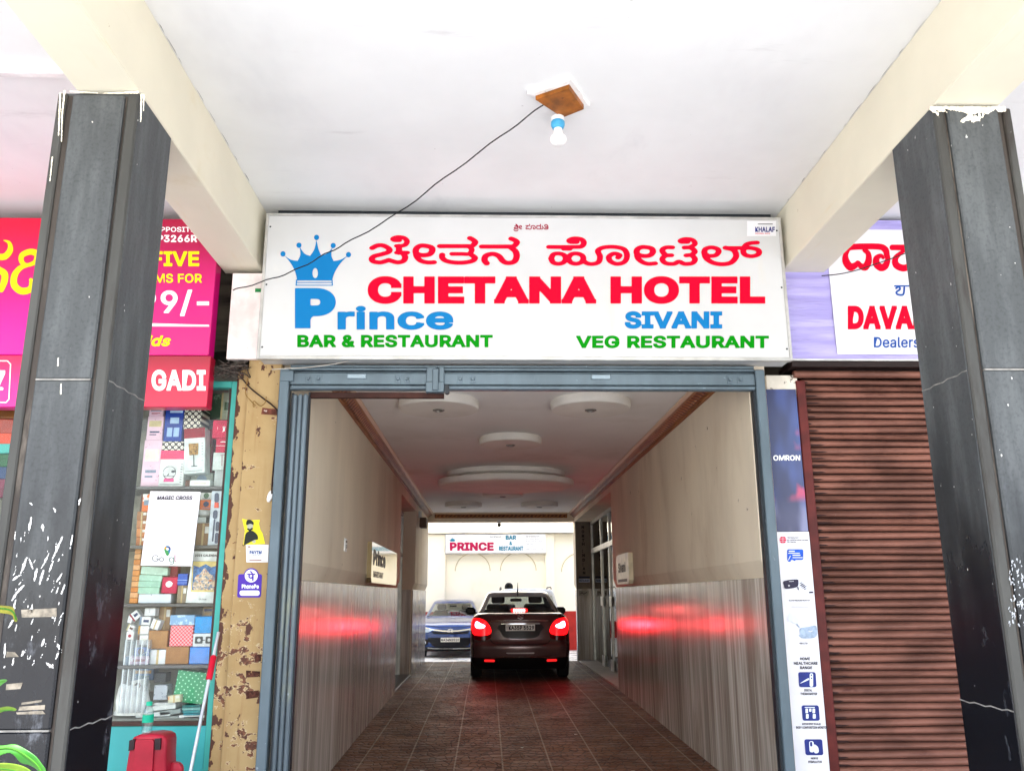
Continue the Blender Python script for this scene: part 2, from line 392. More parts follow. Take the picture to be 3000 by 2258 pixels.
def wall_profile(side, z0=0.0, z1=3.36, xo=2.4):
    if side < 0: return [(-1.6, z0), (XL, z0), (XL, 1.6), (XL+.002, 1.61), (XL+.045, 1.72), (XL+.045, z1), (-1.6, z1)]
    return [(xo, z0), (XR, z0), (XR, 1.6), (XR-.002, 1.61), (XR-.045, 1.72), (XR-.045, z1), (xo, z1)]
s = NB('marble_dado'); yy = s.axis(1)
st1 = s.ramp(s.noise(7, (1, 1.0, .035), 6, .7), .34, .66); st2 = s.ramp(s.noise(26, (1, 1.0, .03), 4, .6, (3, 1, 2)), .35, .7)
b = s.mix(st1, hx('#948a7f'), hx('#d0c8bc')); b = s.mix(s.math('MULTIPLY', st2, .55), b, hx('#6b5c50'))
jn = s.math('ABSOLUTE', s.math('SUBTRACT', s.math('FRACT', s.math('DIVIDE', yy, .61)), .5))
b = s.mix(s.ramp(jn, .004, .008, .75, 0), b, hx('#d8d0c4'))
b = s.mix(s.ramp(s.noise(2, (1, 1, .4)), .55, .8), b, hx('#857567'))
s.col(b); s.rough(s.ramp(s.noise(5, (1, 1, .1)), .3, .7, .16, .24)); s.b.inputs['Specular IOR Level'].default_value = .55
s.bump(st2, .04, .002); MATS['marble'] = s.m
for side, segs, lab in ((-1, ((6.2, 13.25), (16.05, 19.5)), 'passage wall with a switch and a big mirror plaque'), (1, ((6.15, 13.45), (19.05, 19.5)), 'passage wall with the small cream plaque')):
    w = MB(); ds = []
    for y0, y1 in segs:
        w.prism(wall_profile(side, xo=2.095), y0, y1)
        if side > 0 and y0 < 7: w.box(2.095, 2.4, 6.5, y1, 0, 3.36)
        elif side > 0: w.box(2.095, 2.4, y0, y1, 0, 3.36)
        x = XL if side < 0 else XR; d = MB(); ds.append(d)
        d.box(x, x-side*.018, y0-.001 if y0 < 7 else y0+.0, y1, .0, 1.598, .004)
        if side < 0 and y0 > 14: d.box(-1.58, XL-.019, y0-.016, y0-.001, .0, 1.598)
    hd = (13.25, 16.05, 3.02) if side < 0 else (13.45, 19.05, 3.08)
    w.box(-1.6 if side < 0 else 2.4, (XL+.045) if side < 0 else (XR-.045), hd[0], hd[1], hd[2], 3.36)
    wo = part(w, 'passage_wall', plaster, label=lab)
    for d in ds: part(d, 'marble_dado', MATS['marble'], wo)
pc = MB().box(-1.6, 2.4, 6.5, 19.42, 3.29, 3.5)
part(pc, 'passage_ceiling', mat('grey_ceiling', '#efedea', .7, var=.03, vs=.8, stains=((.7, .5, .8, '#dcd8d2'),)))
part(MB().box(XL+.045, XR-.045, 19.2, 19.5, 3.09, 3.3, .006), 'end_beam', plaster)
# carved wooden cornice on both sides and across the end
cor = MB()
prof = [(0, 3.29), (.125, 3.29), (.125, 3.272), (.10, 3.258), (.088, 3.236), (.056, 3.218), (.04, 3.20), (.016, 3.192), (.016, 3.176), (0, 3.17)]
cor.prism([(XL+.045+a, z) for a, z in prof], 6.45, 19.2); cor.prism([(XR-.045-a, z) for a, z in prof], 6.45, 19.2)
cor.prism([(19.2-a*.7, z) for a, z in prof], XL+.2, XR-.2, 'x')
s = NB('cornice'); yy = s.axis(1); xx = s.axis(0)
tooth = s.math('SUBTRACT', s.math('FRACT', s.math('MULTIPLY', s.math('ADD', yy, xx), 11)), .5); tooth = s.ramp(s.math('ABSOLUTE', tooth), .1, .3)
zz = s.axis(2); band = s.math('MULTIPLY', s.ramp(zz, 3.19, 3.2), s.ramp(zz, 3.235, 3.24, 1, 0))
b = s.mix(s.ramp(s.noise(30, (1, .1, 1)), .3, .7), hx('#7c4a2c'), hx('#a8703f')); b = s.mix(s.math('MULTIPLY', s.math('MULTIPLY', tooth, band), .7), b, hx('#3a170a'))
b = s.mix(s.math('MULTIPLY', s.ramp(zz, 3.25, 3.262), .85), b, hx('#d9c7ae'))
s.col(b); s.rough(.45); s.b.inputs['Specular IOR Level'].default_value = .25; s.bump(s.math('MULTIPLY', tooth, band), .6, .01); MATS['cornice'] = s.m
part(cor, 'cornice', MATS['cornice'])
# hairline dirt and flaking, doubling as painted contact shadow where beams meet the ceiling
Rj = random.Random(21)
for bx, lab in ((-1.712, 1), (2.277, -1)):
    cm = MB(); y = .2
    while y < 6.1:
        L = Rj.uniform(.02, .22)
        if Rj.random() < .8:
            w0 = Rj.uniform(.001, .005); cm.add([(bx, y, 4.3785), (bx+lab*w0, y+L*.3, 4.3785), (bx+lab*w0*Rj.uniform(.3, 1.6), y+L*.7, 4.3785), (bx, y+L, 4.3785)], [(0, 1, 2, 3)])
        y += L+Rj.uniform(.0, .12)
    part(cm, 'ceiling_crack_shade', mat('crack_dirt_shade', '#8e8a82', .9))
# yellow peeling pilaster between shop window and gate
c87 = crop(600, 1050, 2.775); c88 = crop(600, 1600, 2.53)
xp0 = onY(*c88(110, 1665), 6.13)[0]; xp1 = onY(*c88(420, 800), 6.13)[0]+.02; xs0 = onY(*c88(60, 1300), 6.16)[0]-.01
pil = MB().box(xp0, xp1, 6.13, 6.6, 0, 3.27, .006); pil.box(xs0, xp0+.001, 6.165, 6.6, 0, 3.14, .004)
s = NB('peeling_yellow'); zz = s.axis(2); xx = s.axis(0)
b = s.mix(s.ramp(s.noise(3), .3, .7), hx('#9c7f50'), hx('#ab9163'))
b = s.mix(s.ramp(s.noise(2.2, (1, 1, .25)), .5, .75), b, hx('#8f6d42'))
b = s.mix(s.math('MULTIPLY', s.ramp(s.noise(12, (1, 1, .08), 5, .65), .5, .72), .55), b, hx('#8a6438'))
low = s.ramp(zz, 1.1, 1.75, 1, 0); low = s.math('MULTIPLY', low, s.ramp(zz, .3, .7, .75, 1.0))
pe = s.noise(10, (1, 1, 1.5), 6, .65, (4, 2, 9)); thr = s.math('ADD', pe, s.math('MULTIPLY', low, .085))
b = s.mix(s.ramp(thr, .64, .655), b, hx('#c4b088')); b = s.mix(s.ramp(s.math('ADD', thr, s.math('MULTIPLY', s.noise(40, (1, 1, .4), 3), .05)), .685, .70), b, s.mix(s.ramp(s.noise(30), .4, .6), hx('#4f2a18'), hx('#74452a'))); b = s.mix(s.ramp(s.noise(24, (1, 1, 1), 5, .6, (1, 7, 3)), .70, .72), b, hx('#6d4020'))
edge_rust = s.math('ADD', s.noise(16, (1, 1, .6), 5), s.ramp(xx, xs0-.33+.0, xs0-.33+.05, .20, 0))
b = s.mix(s.ramp(edge_rust, .62, .65), b, hx('#4a2412'))
s.col(b); s.rough(.7); s.bump(thr, .25, .004); MATS['peel'] = s.m
part(pil, 'pilaster', MATS['peel'], label='narrow yellow wall strip with peeling paint')
# light plaster corner right of the gate
part(MB().box(onY(2244, 1110, 6.2)[0], 2.36, 6.2, 6.45, 2.93, 3.10, .005).box(2.10, 2.40, 6.22, 6.45, 0, 2.93), 'right_jamb', mat('chipped_white', '#d9d2c4', .8, stains=((18, .60, .63, '#5a5148'),)))
# white casing strip along the porch ceiling
cst = MB().box(-9, -2.02, 4.27, 4.32, 4.33, 4.378, .004)
tag(cst.build('cable_casing', mat('white_plastic', '#e9e8e6', .5)), 'thin white cable casing fixed along the porch ceiling', 'cable casing')

# ================================================================ pillars
def granite(name):
    s = NB(name); zz = s.axis(2)
    n1 = s.noise(1.6, (1, 1, .45), 5, .6); n2 = s.noise(60, (1, 1, 1), 3, .6); n3 = s.noise(9, (1, 1, .18), 5, .65)
    h = s.math('ADD', zz, s.math('MULTIPLY', s.math('SUBTRACT', n1, .5), 1.6)); h = s.math('ADD', h, s.math('MULTIPLY', s.math('SUBTRACT', n3, .5), .5))
    dust = s.ramp(h, 1.1, 2.5)
    b = s.mix(dust, hx('#12151b'), hx('#474a4b'))
    b = s.mix(s.math('MULTIPLY', s.ramp(n3, .4, .7), s.math('MULTIPLY', dust, .5)), b, hx('#666a6b'))
    b = s.mix(s.math('MULTIPLY', s.ramp(n2, .45, .75), .3), b, hx('#16181b'))
    sm = s.ramp(s.noise(5, (1, 1, .5), 7, .75, (3, 8, 1)), .56, .70); lowm = s.ramp(zz, .8, 1.9, 1, .15)
    b = s.mix(s.math('MULTIPLY', s.math('MULTIPLY', sm, lowm), .45), b, hx('#8d929b'))
    b = s.mix(s.ramp(s.noise(34, (1, 1, .7), 2, .5, (9, 2, 2)), .755, .77), b, hx('#c4c3be'))
    s.col(b); s.rough(s.mix(dust, (.2,)*3, (.55,)*3)); s.b.inputs['Specular IOR Level'].default_value = .3
    s.bump(n3, .02, .002); MATS[name] = s.m; return s.m
gran = granite('dark_granite')
trim = mat('granite_trim', '#474744', .5, var=.15, vs=4, stretch=(1, 1, .2), stains=((6, .5, .7, '#322d29', (1, 1, .2)), (30, .72, .75, '#a9a7a1')))
trim_dark = mat('granite_trim_dark', '#453f3a', .6, var=.2, vs=5, stretch=(1, 1, .15), stains=((7, .55, .7, '#746c63', (1, 1, .2)),))
jointm = mat('pale_joint', '#8d8b86', .8, var=.2, vs=20)
def pillar(x0, x1, y0, y1, ztop, label, joints, fside):
    """fside: +1 when the side face looking at the passage is on +x"""
    t = thing('granite_pillar', label, 'pillar', (0, 0, 0))
    MB().box(x0, x1, y0, y1, 0, ztop, .004).build('pillar_core', gran, t)
    w = x1-x0
    # border strips either side of a centre slab standing proud of them
    fr = MB()
    inner = x1-.055 if fside > 0 else x0; outer = x0 if fside > 0 else x1-.06
    fr.box(inner, inner+.055, y0-.022, y0+.002, 0, ztop-.004, .008); fr.box(outer+.006, outer+.05, y0-.02, y0+.002, 0, ztop-.01, .007)
    fr.build('edge_strip', trim, t)
    cs = MB(); zz = [0]+joints+[ztop-.02]
    a, b2 = (x0+.082, x1-.068) if fside > 0 else (x0+.068, x1-.082)
    for i in range(len(zz)-1): cs.box(a, b2, y0-.026, y0+.002, zz[i]+.002, zz[i+1]-.002, .008)
    cs.build('centre_slab', gran, t)
    gr = MB(); gr.box(x0+.05, x0+.09, y0-.006, y0+.002, .0, ztop-.02); gr.box(x1-.09, x1-.05, y0-.006, y0+.002, .0, ztop-.02)
    gr.build('groove', trim_dark, t)
    jm = MB(); sxx = x1 if fside > 0 else x0
    for k, z in enumerate(joints):
        jm.box(a+.004, b2-.004, y0-.0255, y0, z-.004, z+.004)
        dz = .12 if k == len(joints)-1 else -.08     # joint on the side face runs at a slant in places
        n = 10
        for i in range(n):
            ya, yb = y0+(y1-y0)*i/n, y0+(y1-y0)*(i+1)/n; za, zb = z+.004*math.sin(i*2.1), z+.004*math.sin(i*2.1+2.1)
            jm.add([(sxx+fside*.0015, ya, za-.003), (sxx+fside*.0015, yb, zb-.003), (sxx+fside*.0015, yb, zb+.003), (sxx+fside*.0015, ya, za+.003)], [(0, 1, 2, 3)])
    jm.build('slab_joint', jointm, t)
    return t
zj = [float(onY(*crop(0, 1100, 1.438)(200, 1495), 3.77)[2]), float(onY(160, 1112, 3.77)[2])]
P1 = pillar(-2.115, -1.715, 3.79, 4.21, 3.898, 'dark grey stone pillar splashed with white paint, on the shop window side', zj, 1)
zj2 = [float(onY(2950, 2085, 3.82)[2]), float(onY(2900, 1084, 3.82)[2])]
P2 = pillar(2.275, 2.69, 3.83, 4.26, 3.903, 'dark grey stone pillar with ragged white paint at its top, beside the roller shutter', zj2, -1)
# white paint splashes and old tape marks on the first pillar
c26 = crop(0, 1700, 2.983); c22 = crop(0, 1100, 1.438)
R = random.Random(4); sp = []
def fleck(x, y, L, r, a=1.25):
    dx, dy = math.cos(a)*L/2, -math.sin(a)*L/2; sp.append(('s', [(x-dx, y-dy), (x, y+R.uniform(-2, 2)), (x+dx, y+dy)], [r*.35, r, r*.5]))
for x, y, L, r, a in ((126, 630, 70, 5, 1.4), (180, 640, 25, 6, 1.7), (335, 530, 28, 5, 1.3), (230, 567, 18, 4, 2), (130, 540, 12, 4, 2.4), (240, 730, 110, 5, 1.15), (300, 700, 60, 3, 1.4),
        (190, 780, 70, 4, 1.1), (215, 805, 50, 4, 1.2), (100, 800, 70, 6, 1.2), (130, 790, 50, 4, 1.9), (70, 850, 40, 4, .6), (175, 850, 60, 6, 1.3), (150, 840, 50, 6, 1.35), (80, 905, 60, 5, .8),
        (60, 930, 40, 5, 1.0), (250, 850, 40, 4, 1.0), (265, 900, 40, 4, 1.2), (240, 905, 30, 3, 1.2), (60, 975, 60, 5, 1.35), (45, 1045, 35, 5, 1.0), (135, 980, 40, 3, 1.5), (137, 1030, 35, 3, 1.2),
        (180, 1125, 32, 6, 1.2), (210, 1220, 34, 6, 2.5), (245, 1140, 24, 6, 1.9), (240, 1180, 26, 5, 1.2), (20, 1160, 60, 4, 1.5), (95, 1170, 22, 4, 1.1), (55, 1205, 30, 4, 1.4), (20, 1225, 14, 4, 1), (260, 1010, 24, 3, 1.0)):
    px, py = c22(x, y); fleck(px, py, L/1.438, r/1.438*.95, a)
for i in range(46): fleck(R.uniform(40, 190), R.uniform(1560, 1960), R.uniform(4, 22), R.uniform(.7, 1.4), R.uniform(.9, 1.5))
print_on('paint_splash', sp, planeY(3.762), mat('white_paint', '#dcdcda', .6, var=.1, vs=30), P1, 1.2, rag=1.7)
tape = MB()
for q in (((185, 255), (495, 240), (495, 315), (190, 322)), ((55, 905), (200, 890), (180, 945), (50, 955)), ((190, 1065), (370, 1040), (360, 1060), (185, 1085)), ((170, 1100), (395, 1085), (390, 1125), (160, 1135)), ((140, 1150), (370, 1135), (400, 1165), (150, 1168)), ((60, 620), (130, 625), (165, 665), (50, 668))):
    tape.add([onY(*c26(*p), 3.762) for p in q], [(0, 1, 2, 3)])
tape.build('tape_mark', mat('old_tape', '#8d8577', .7, var=.3, vs=30), P1)
c11 = crop(0, 0, 1.3875)
dr = [('s', [c11(262, 372), c11(252, 470), c11(250, 575)], [3, 2, 1.6]), ('s', [c11(245, 380), c11(238, 550)], [3, 1.6]), ('s', [c11(575, 385), c11(572, 495)], [3, 1.5]), ('s', [c11(585, 385), c11(583, 450)], [2, 1.2]), ('s', [c11(285, 372), c11(420, 380), c11(560, 376)], [2, .8, 4]),
      ('s', [c11(213, 640), c11(203, 735)], [2, 1.2]), ('s', [c11(237, 1455), c11(235, 1485)], [1.5, 2]), ('s', [c11(248, 1560), c11(247, 1600)], [1.5, 2])]
print_on('paint_drip', dr, planeY(3.762), mat('cream_drip', '#efe8d2', .5, var=0), P1, 1.1, rag=1.0)
c27 = crop(2550, 250, 2.562); rg = [('p', [c27(*p) for p in ((435, 160), (1015, 160), (1015, 200), (960, 205), (940, 180), (880, 215), (845, 205), (760, 222), (640, 190), (560, 180), (575, 205), (520, 200), (470, 180))]),
      ('s', [c27(690, 270), c27(740, 240), c27(800, 255), c27(760, 275)], [4, 9, 8, 3]), ('s', [c27(820, 225), c27(818, 265)], [5, 3]), ('s', [c27(845, 215), c27(840, 240)], [4, 2]), ('s', [c27(455, 185), c27(500, 210), c27(515, 240)], [4, 3, 1])]
print_on('paint_edge', rg, planeY(3.80), mat('cream_drip', '#efe8d2', .5), P2, 1.3, rag=2.6)
c28 = crop(2700, 1500, 2.197); ch = []
for i in range(60):
    x, y = c28(R.uniform(565, 660), R.uniform(300, 720)); ch.append(('s', [(x, y), (x+R.uniform(-4, 4), y+R.uniform(3, 14))], [R.uniform(.8, 2.6), .6]))
print_on('chipped_paint', ch, planeY(3.803), mat('grey_chips', '#9ea2a6', .6), P2, 1.2, rag=1.5)

# ================================================================ steel gate frame
steel = mat('blue_grey_steel', '#5d6c75', .38, .35, .12, 4, (1, 1, .3), stains=((12, .66, .72, '#8b9aa3'), (5, .62, .8, '#47565f', (1, 1, .3))), bump=.05)
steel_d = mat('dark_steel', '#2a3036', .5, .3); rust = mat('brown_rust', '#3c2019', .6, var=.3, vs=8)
gt = thing('steel_gate_frame', 'blue-grey steel gate frame with its folding leaf pushed aside at the passage mouth', 'gate', (0, 0, 0))
GY = 6.06
gx = lambda x, y, Y=GY: float(onY(x, y, Y)[0])
gz = lambda y, x=1500, Y=GY: float(onY(x, y, Y)[2])
zl0, zl1 = gz(1127), gz(1094)
xA, xB = gx(822, 1090), gx(850, 1090); xC, xD = gx(2211, 1100), gx(2238, 1100)
MB().box(xA, xB, GY-.02, GY+.08, 0, gz(1082), .006).box(xA+.004, xA+.10, GY-.026, GY-.018, gz(1120), gz(1090), .003).build('post', steel, gt)
MB().box(xC, xD, GY-.02, GY+.08, 0, gz(1082), .006).build('post', steel, gt)
li = MB().box(xB, xC, GY+.0, GY+.05, zl0, zl1, .004)
for y0, y1, dy in ((1070, 1078, .0), (1080, 1087, -.012), (1089, 1093, .01)): li.box(xB, xC, GY+dy, GY+.06, gz(y1), gz(y0), .004)
li.tube([(xB+.02, GY+.0, gz(1136)), (xC-.01, GY+.0, gz(1136))], .017, 10); li.box(xB, xC, GY+.02, GY+.05, gz(1142), gz(1128), .003)
li.build('lintel', steel, gt)
for x in (903, 933, 1166, 1192, 1348, 1385, 2138, 2168):
    fit = MB(); fit.lathe([(.0, -.022), (.010, -.02), (.013, -.012), (.013, .0)], (gx(x, 1112), GY+.0, gz(1111)), 10, 'y'); fit.box(gx(x-8, 1112), gx(x+8, 1112), GY-.004, GY+.002, gz(1122), gz(1100), .002)
    fit.build('bolt', steel, gt)
for x in (1045, 1760):
    pl = MB(); pl.box(gx(x-28, 1100), gx(x+28, 1100), GY-.012, GY+.001, gz(1111), gz(1097), .006)
    pl.build('handle_plate', mat('pale_steel', '#8797a1', .35, .4), gt)
bk = MB().box(gx(1250, 1110), gx(1278, 1110), GY-.03, GY+.02, gz(1122), gz(1079), .005).box(gx(1268, 1110), gx(1286, 1110), GY-.05, GY-.028, gz(1148), gz(1085), .006).box(gx(1286, 1110), gx(1302, 1110), GY-.03, GY+.02, gz(1122), gz(1079), .005).box(gx(1248, 1140), gx(1302, 1140), GY-.036, GY+.02, gz(1152), gz(1121), .005)
bk.build('track_bracket', steel, gt)
MB().lathe([(.012, -.02), (.018, -.02), (.018, .02), (.012, .02)], (gx(1310, 1150), GY-.02, gz(1150)), 14, 'y').box(gx(1302, 1150), gx(1316, 1150), GY-.03, GY+.01, gz(1148), gz(1130), .003).build('roller', steel_d, gt)
MB().box(gx(905, 1160), gx(1300, 1160), GY+.03, GY+.07, gz(1163), gz(1147), .003).build('stiffener_bar', rust, gt)
lf = MB(); x0 = gx(858, 1160); x1 = gx(905, 1160); n = 3
for i in range(n):
    a = x0+(x1-x0)*i/n; b2 = x0+(x1-x0)*(i+1)/n
    lf.box(a+.002, b2-.004, GY-.005-.008*i, GY+.05, .02, gz(1156), .008)
lf.build('folding_leaf', mat('leaf_steel', '#606d76', .38, .35, .15, 3, (1, 1, .2), stains=((4, .6, .75, '#7d8272', (1, 1, .25)), (14, .66, .7, '#96a1a8'))), gt)
MB().box(gx(852, 1160), gx(858, 1160), GY+.02, GY+.06, 0, gz(1150)).box(gx(904, 1160), gx(907, 1160), GY+.0, GY+.06, 0, gz(1150)).build('guide_channel', steel_d, gt)
MB().box(xC-.016, xC-.001, GY+.02, GY+.09, 0, gz(1140)).build('rubber_seal', steel_d, gt)
# the roll of shutter curtain tucked up behind the lintel
MB().lathe([(.10, xB), (.11, xB+.02), (.11, xC-.02), (.10, xC)], (0, GY+.22, gz(1060)), 20, 'x').build('curtain_roll', steel_d, gt)
# ================================================================ signs
red = mat('sign_red', '#d4052c', .4, var=0, spec=.05); blue = mat('sign_blue', '#1874b0', .4, var=0, spec=.05); green = mat('sign_green', '#08860e', .4, var=0, spec=.05)
white_vinyl = mat('white_vinyl', '#c9cac9', .35, var=.02, vs=2, stains=((5, .62, .85, '#cfcfcb'), (7, .6, .8, '#cbc8c0', (1, 1, .12)), (45, .74, .76, '#a9a8a4')))
alu = mat('aluminium_trim', '#c9c8c4', .35, .6)
SY = 5.95
hs = thing('hotel_sign', 'big white hotel sign board with red, blue and green lettering above the passage', 'sign', (0, 0, 0))
x0, x1 = gx(783, 640, SY), gx(2284, 640, SY); z1, z0 = gz(634, 1500, SY), gz(1050, 1500, SY); x0 = -1.655; x1 = 2.238
MB().box(x0, x1, SY, 6.16, z0, z1, .004).build('panel', white_vinyl, hs)
ft = MB()
for a in ((x0-.006, x0+.016, z0-.012, z1+.008), (x1-.016, x1+.006, z0-.012, z1+.008)): ft.box(a[0], a[1], SY-.008, SY+.03, a[2], a[3], .003)
ft.box(x0+.016, x1-.016, SY-.008, SY+.03, z1-.012, z1+.008, .003); ft.box(x0+.016, x1-.016, SY-.012, SY+.03, z0-.014, z0+.012, .003)
ft.build('frame', alu, hs)
sgn = planeY(SY-.003)
kn1 = crop(1050, 680, 3.6867); kn2 = crop(1580, 680, 3.16); kn3 = crop(780, 650, 3.568)
def st(c, pts, r, sm=5): return ('s', [c(*p) for p in (smooth(pts, sm) if sm else pts)], r/ (3.6867 if c is kn1 else 3.16))
K = [st(kn1, [(150, 172), (200, 147), (265, 145), (330, 180), (325, 215), (250, 240), (170, 262), (145, 290), (165, 318), (235, 328), (300, 312), (328, 302), (360, 312), (425, 328), (485, 312), (505, 270), (478, 225)], 22),
     ('s', [kn1(415, 222), kn1(528, 222)], 5.4), ('s', [kn1(438, 225), kn1(438, 150)], 6.0), ('s', [kn1(412, 150), kn1(470, 150)], 5.0),
     st(kn1, [(450, 152), (505, 138), (525, 100), (495, 65), (430, 54), (376, 70), (388, 88), (440, 90)], 20),
     st(kn1, [(660, 246), (622, 225), (625, 180), (665, 150), (720, 148), (785, 165), (798, 200), (770, 238), (710, 250), (655, 246)], 23), st(kn1, [(620, 210), (630, 265), (675, 310), (745, 328), (815, 326)], 22),
     st(kn1, [(882, 152), (1150, 152), (1225, 150), (1262, 112), (1240, 85), (1206, 66)], 22), st(kn1, [(1200, 160), (1225, 192), (1195, 235), (1110, 236), (1012, 236)], 20), st(kn1, [(1210, 240), (1258, 278), (1220, 315), (1090, 332), (960, 315), (908, 280), (905, 245)], 22),
     st(kn1, [(1335, 157), (1600, 157), (1675, 152), (1712, 114), (1690, 88), (1652, 72)], 22), st(kn1, [(1640, 162), (1698, 210), (1708, 270), (1680, 320), (1612, 334), (1560, 312), (1515, 258), (1450, 236), (1380, 255), (1362, 300), (1385, 338)], 23),
     st(kn2, [(90, 138), (330, 138), (395, 130), (412, 95), (385, 66), (320, 60), (278, 76), (292, 92), (345, 93)], 18), ('s', [kn2(225, 158), kn2(285, 158)], 4.6),
     st(kn2, [(110, 245), (130, 208), (178, 198), (228, 212), (245, 245), (225, 280), (178, 294), (130, 282), (110, 245)], 18), st(kn2, [(268, 245), (290, 210), (338, 198), (390, 212), (408, 245), (388, 280), (338, 294), (290, 280), (268, 245)], 18),
     st(kn2, [(405, 262), (440, 288), (492, 296), (548, 278), (562, 225), (543, 172), (600, 142), (700, 138), (785, 160), (812, 218), (788, 275), (720, 295), (658, 270), (645, 228), (690, 200), (742, 212), (730, 236)], 18),
     st(kn2, [(940, 218), (905, 200), (905, 165), (940, 142), (985, 140), (1038, 152), (1052, 182), (1030, 212), (985, 222), (935, 218)], 19), st(kn2, [(903, 190), (912, 240), (955, 278), (1010, 294), (1072, 290)], 18),
     st(kn2, [(1230, 142), (1170, 144), (1138, 170), (1170, 212), (1222, 215)], 18), st(kn2, [(1170, 216), (1138, 250), (1170, 288), (1245, 294), (1293, 274), (1345, 294), (1415, 288), (1442, 252), (1410, 216), (1362, 216)], 18),
     st(kn2, [(1405, 214), (1440, 182), (1405, 146), (1345, 144)], 18), st(kn2, [(1390, 142), (1440, 112), (1420, 74), (1355, 64), (1308, 78), (1318, 92), (1372, 92)], 17),
     st(kn2, [(1560, 218), (1530, 195), (1538, 158), (1592, 142), (1648, 156), (1660, 185), (1630, 216), (1575, 222)], 18), st(kn2, [(1528, 185), (1545, 240), (1605, 282), (1690, 298), (1775, 282), (1822, 225), (1800, 168), (1725, 146)], 19), ('s', [kn2(1728, 148), kn2(1880, 148)], 5.6),
     st(kn2, [(1888, 170), (1905, 150), (1965, 148), (2028, 168), (2028, 205), (1965, 224), (1905, 210), (1888, 180)], 18), st(kn2, [(1890, 160), (1915, 118), (1960, 102), (2014, 98)], 18)]
print_on('kannada_lettering', K, sgn, red, hs, 1.5, 1.55)
kn4 = crop(1495, 645, 10.54)   # the small line at the top
k4 = lambda pts, r=1.25: ('s', [kn4(*p) for p in smooth(pts, 3)], r)
print_on('small_kannada_lettering', [k4([(135, 190), (175, 180), (215, 180), (225, 215), (180, 225), (130, 235), (120, 250), (150, 270), (200, 272), (238, 245), (236, 190), (205, 150), (170, 130), (185, 155)]), k4([(110, 300), (140, 328), (180, 338), (220, 325), (240, 300)]),
    k4([(300, 230), (280, 200), (310, 172), (345, 185), (340, 220), (300, 225)]), k4([(285, 215), (290, 255), (320, 275), (350, 275)]),
    k4([(480, 172), (560, 172), (600, 165), (595, 130)]), k4([(545, 180), (490, 235), (485, 265), (515, 278), (545, 255), (575, 278), (625, 278), (650, 245), (640, 190)]), k4([(640, 190), (700, 170), (745, 180), (775, 220), (765, 265), (725, 275), (705, 245), (730, 225)]),
    k4([(820, 175), (900, 175), (935, 165), (930, 130)]), k4([(830, 180), (815, 230), (830, 272), (880, 278), (930, 270), (935, 215), (920, 180)]), k4([(935, 265), (965, 278), (1000, 265), (1005, 220), (985, 185)]),
    k4([(1150, 190), (1110, 200), (1060, 180), (1070, 150), (1115, 140), (1150, 165), (1165, 215), (1160, 265), (1110, 280), (1060, 272), (1035, 245)]), k4([(1080, 235), (1130, 240), (1155, 225)])], sgn, mat('sign_maroon', '#9a0f34', .4, var=0, spec=.05), hs, .5)
l1 = MB(); letters(l1, 'CHETANA HOTEL', sgn, *kn1(100, 476), *kn2(2092, 664), bold=.05); l1.build('red_lettering', red, hs)
l2 = MB(); letters(l2, 'P', sgn, *kn3(300, 692), *kn3(727, 1112), bold=.055); l2.build('blue_initial', blue, hs); l2 = MB(); letters(l2, 'rince', sgn, *kn3(745, 878), *kn3(1955, 1128), bold=.03); l2.build('blue_lettering', blue, hs); l2 = MB(); kb = crop(650, 600, 1.264); letters(l2, 'SIVANI', sgn, *kb(1492, 394), *kb(1853, 459), bold=.045); l2.build('blue_lettering', blue, hs)
l3 = MB(); letters(l3, 'BAR & RESTAURANT', sgn, *kb(279, 481), *kb(1003, 528), bold=.038); l3.build('green_lettering', green, hs); l3 = MB(); letters(l3, 'VEG RESTAURANT', sgn, *kb(1312, 484), *kb(2026, 531), bold=.038); l3.build('green_lettering', green, hs)
cr = smooth([(180, 345), (255, 395), (328, 408)], 4)[:-1]+smooth([(328, 408), (356, 345), (350, 262)], 4)[:-1]+smooth([(350, 262), (400, 332), (458, 356)], 4)[:-1]+smooth([(458, 356), (503, 285), (525, 185)], 4)[:-1]+smooth([(525, 185), (545, 280), (575, 354)], 4)[:-1]+smooth([(575, 354), (640, 328), (690, 270)], 4)[:-1]+smooth([(690, 270), (680, 350), (705, 410)], 4)[:-1]+smooth([(705, 410), (780, 395), (855, 350)], 4)[:-1]+smooth([(855, 350), (770, 440), (715, 530), (690, 606)], 4)+smooth([(322, 606), (298, 510), (240, 410), (180, 345)], 4)[:-1]
CRI = [('p', [kn3(*p) for p in cr])]+[('p', [kn3(*p) for p in ell(a, b, 27, 28)]) for a, b in ((175, 335), (342, 245), (526, 163), (700, 248), (860, 343))]+[('x', [kn3(*p) for p in ell(512, 536, 28, 54)])]
CRI += [('s', [kn3(312, y), kn3(692, y)], 1.3) for y in (609, 634, 663)]+[('s', [kn3(318, 609), kn3(312, 663)], 1.6), ('s', [kn3(688, 609), kn3(692, 663)], 1.6)]
print_on('crown_emblem', CRI, sgn, blue, hs, 1.5)
stk = MB(); stk.add([sgn(*kb(*p)) for p in ((1945, 60), (2052, 60), (2052, 116), (1945, 116))], [(0, 1, 2, 3)]); stk.build('maker_sticker', mat('sticker_white', '#e4e4e6', .4, var=0), hs)
l4 = MB(); letters(l4, 'KHALAF', planeY(SY-.005), *kb(1975, 82), *kb(2048, 101), bold=.03); l4.m(1); letters(l4, 'SIGNS ADS', planeY(SY-.005), *kb(1975, 104), *kb(2030, 109), bold=.01)
l4.m(2); l4.add([planeY(SY-.005)(*kb(*p)) for p in ((1985, 70), (2040, 70), (2040, 73), (1985, 73))], [(0, 1, 2, 3)]); l4.build('sticker_print', [mat('navy_ink', '#232a78', .4, var=0), red, mat('grey_ink', '#555555', .5, var=0)], hs)
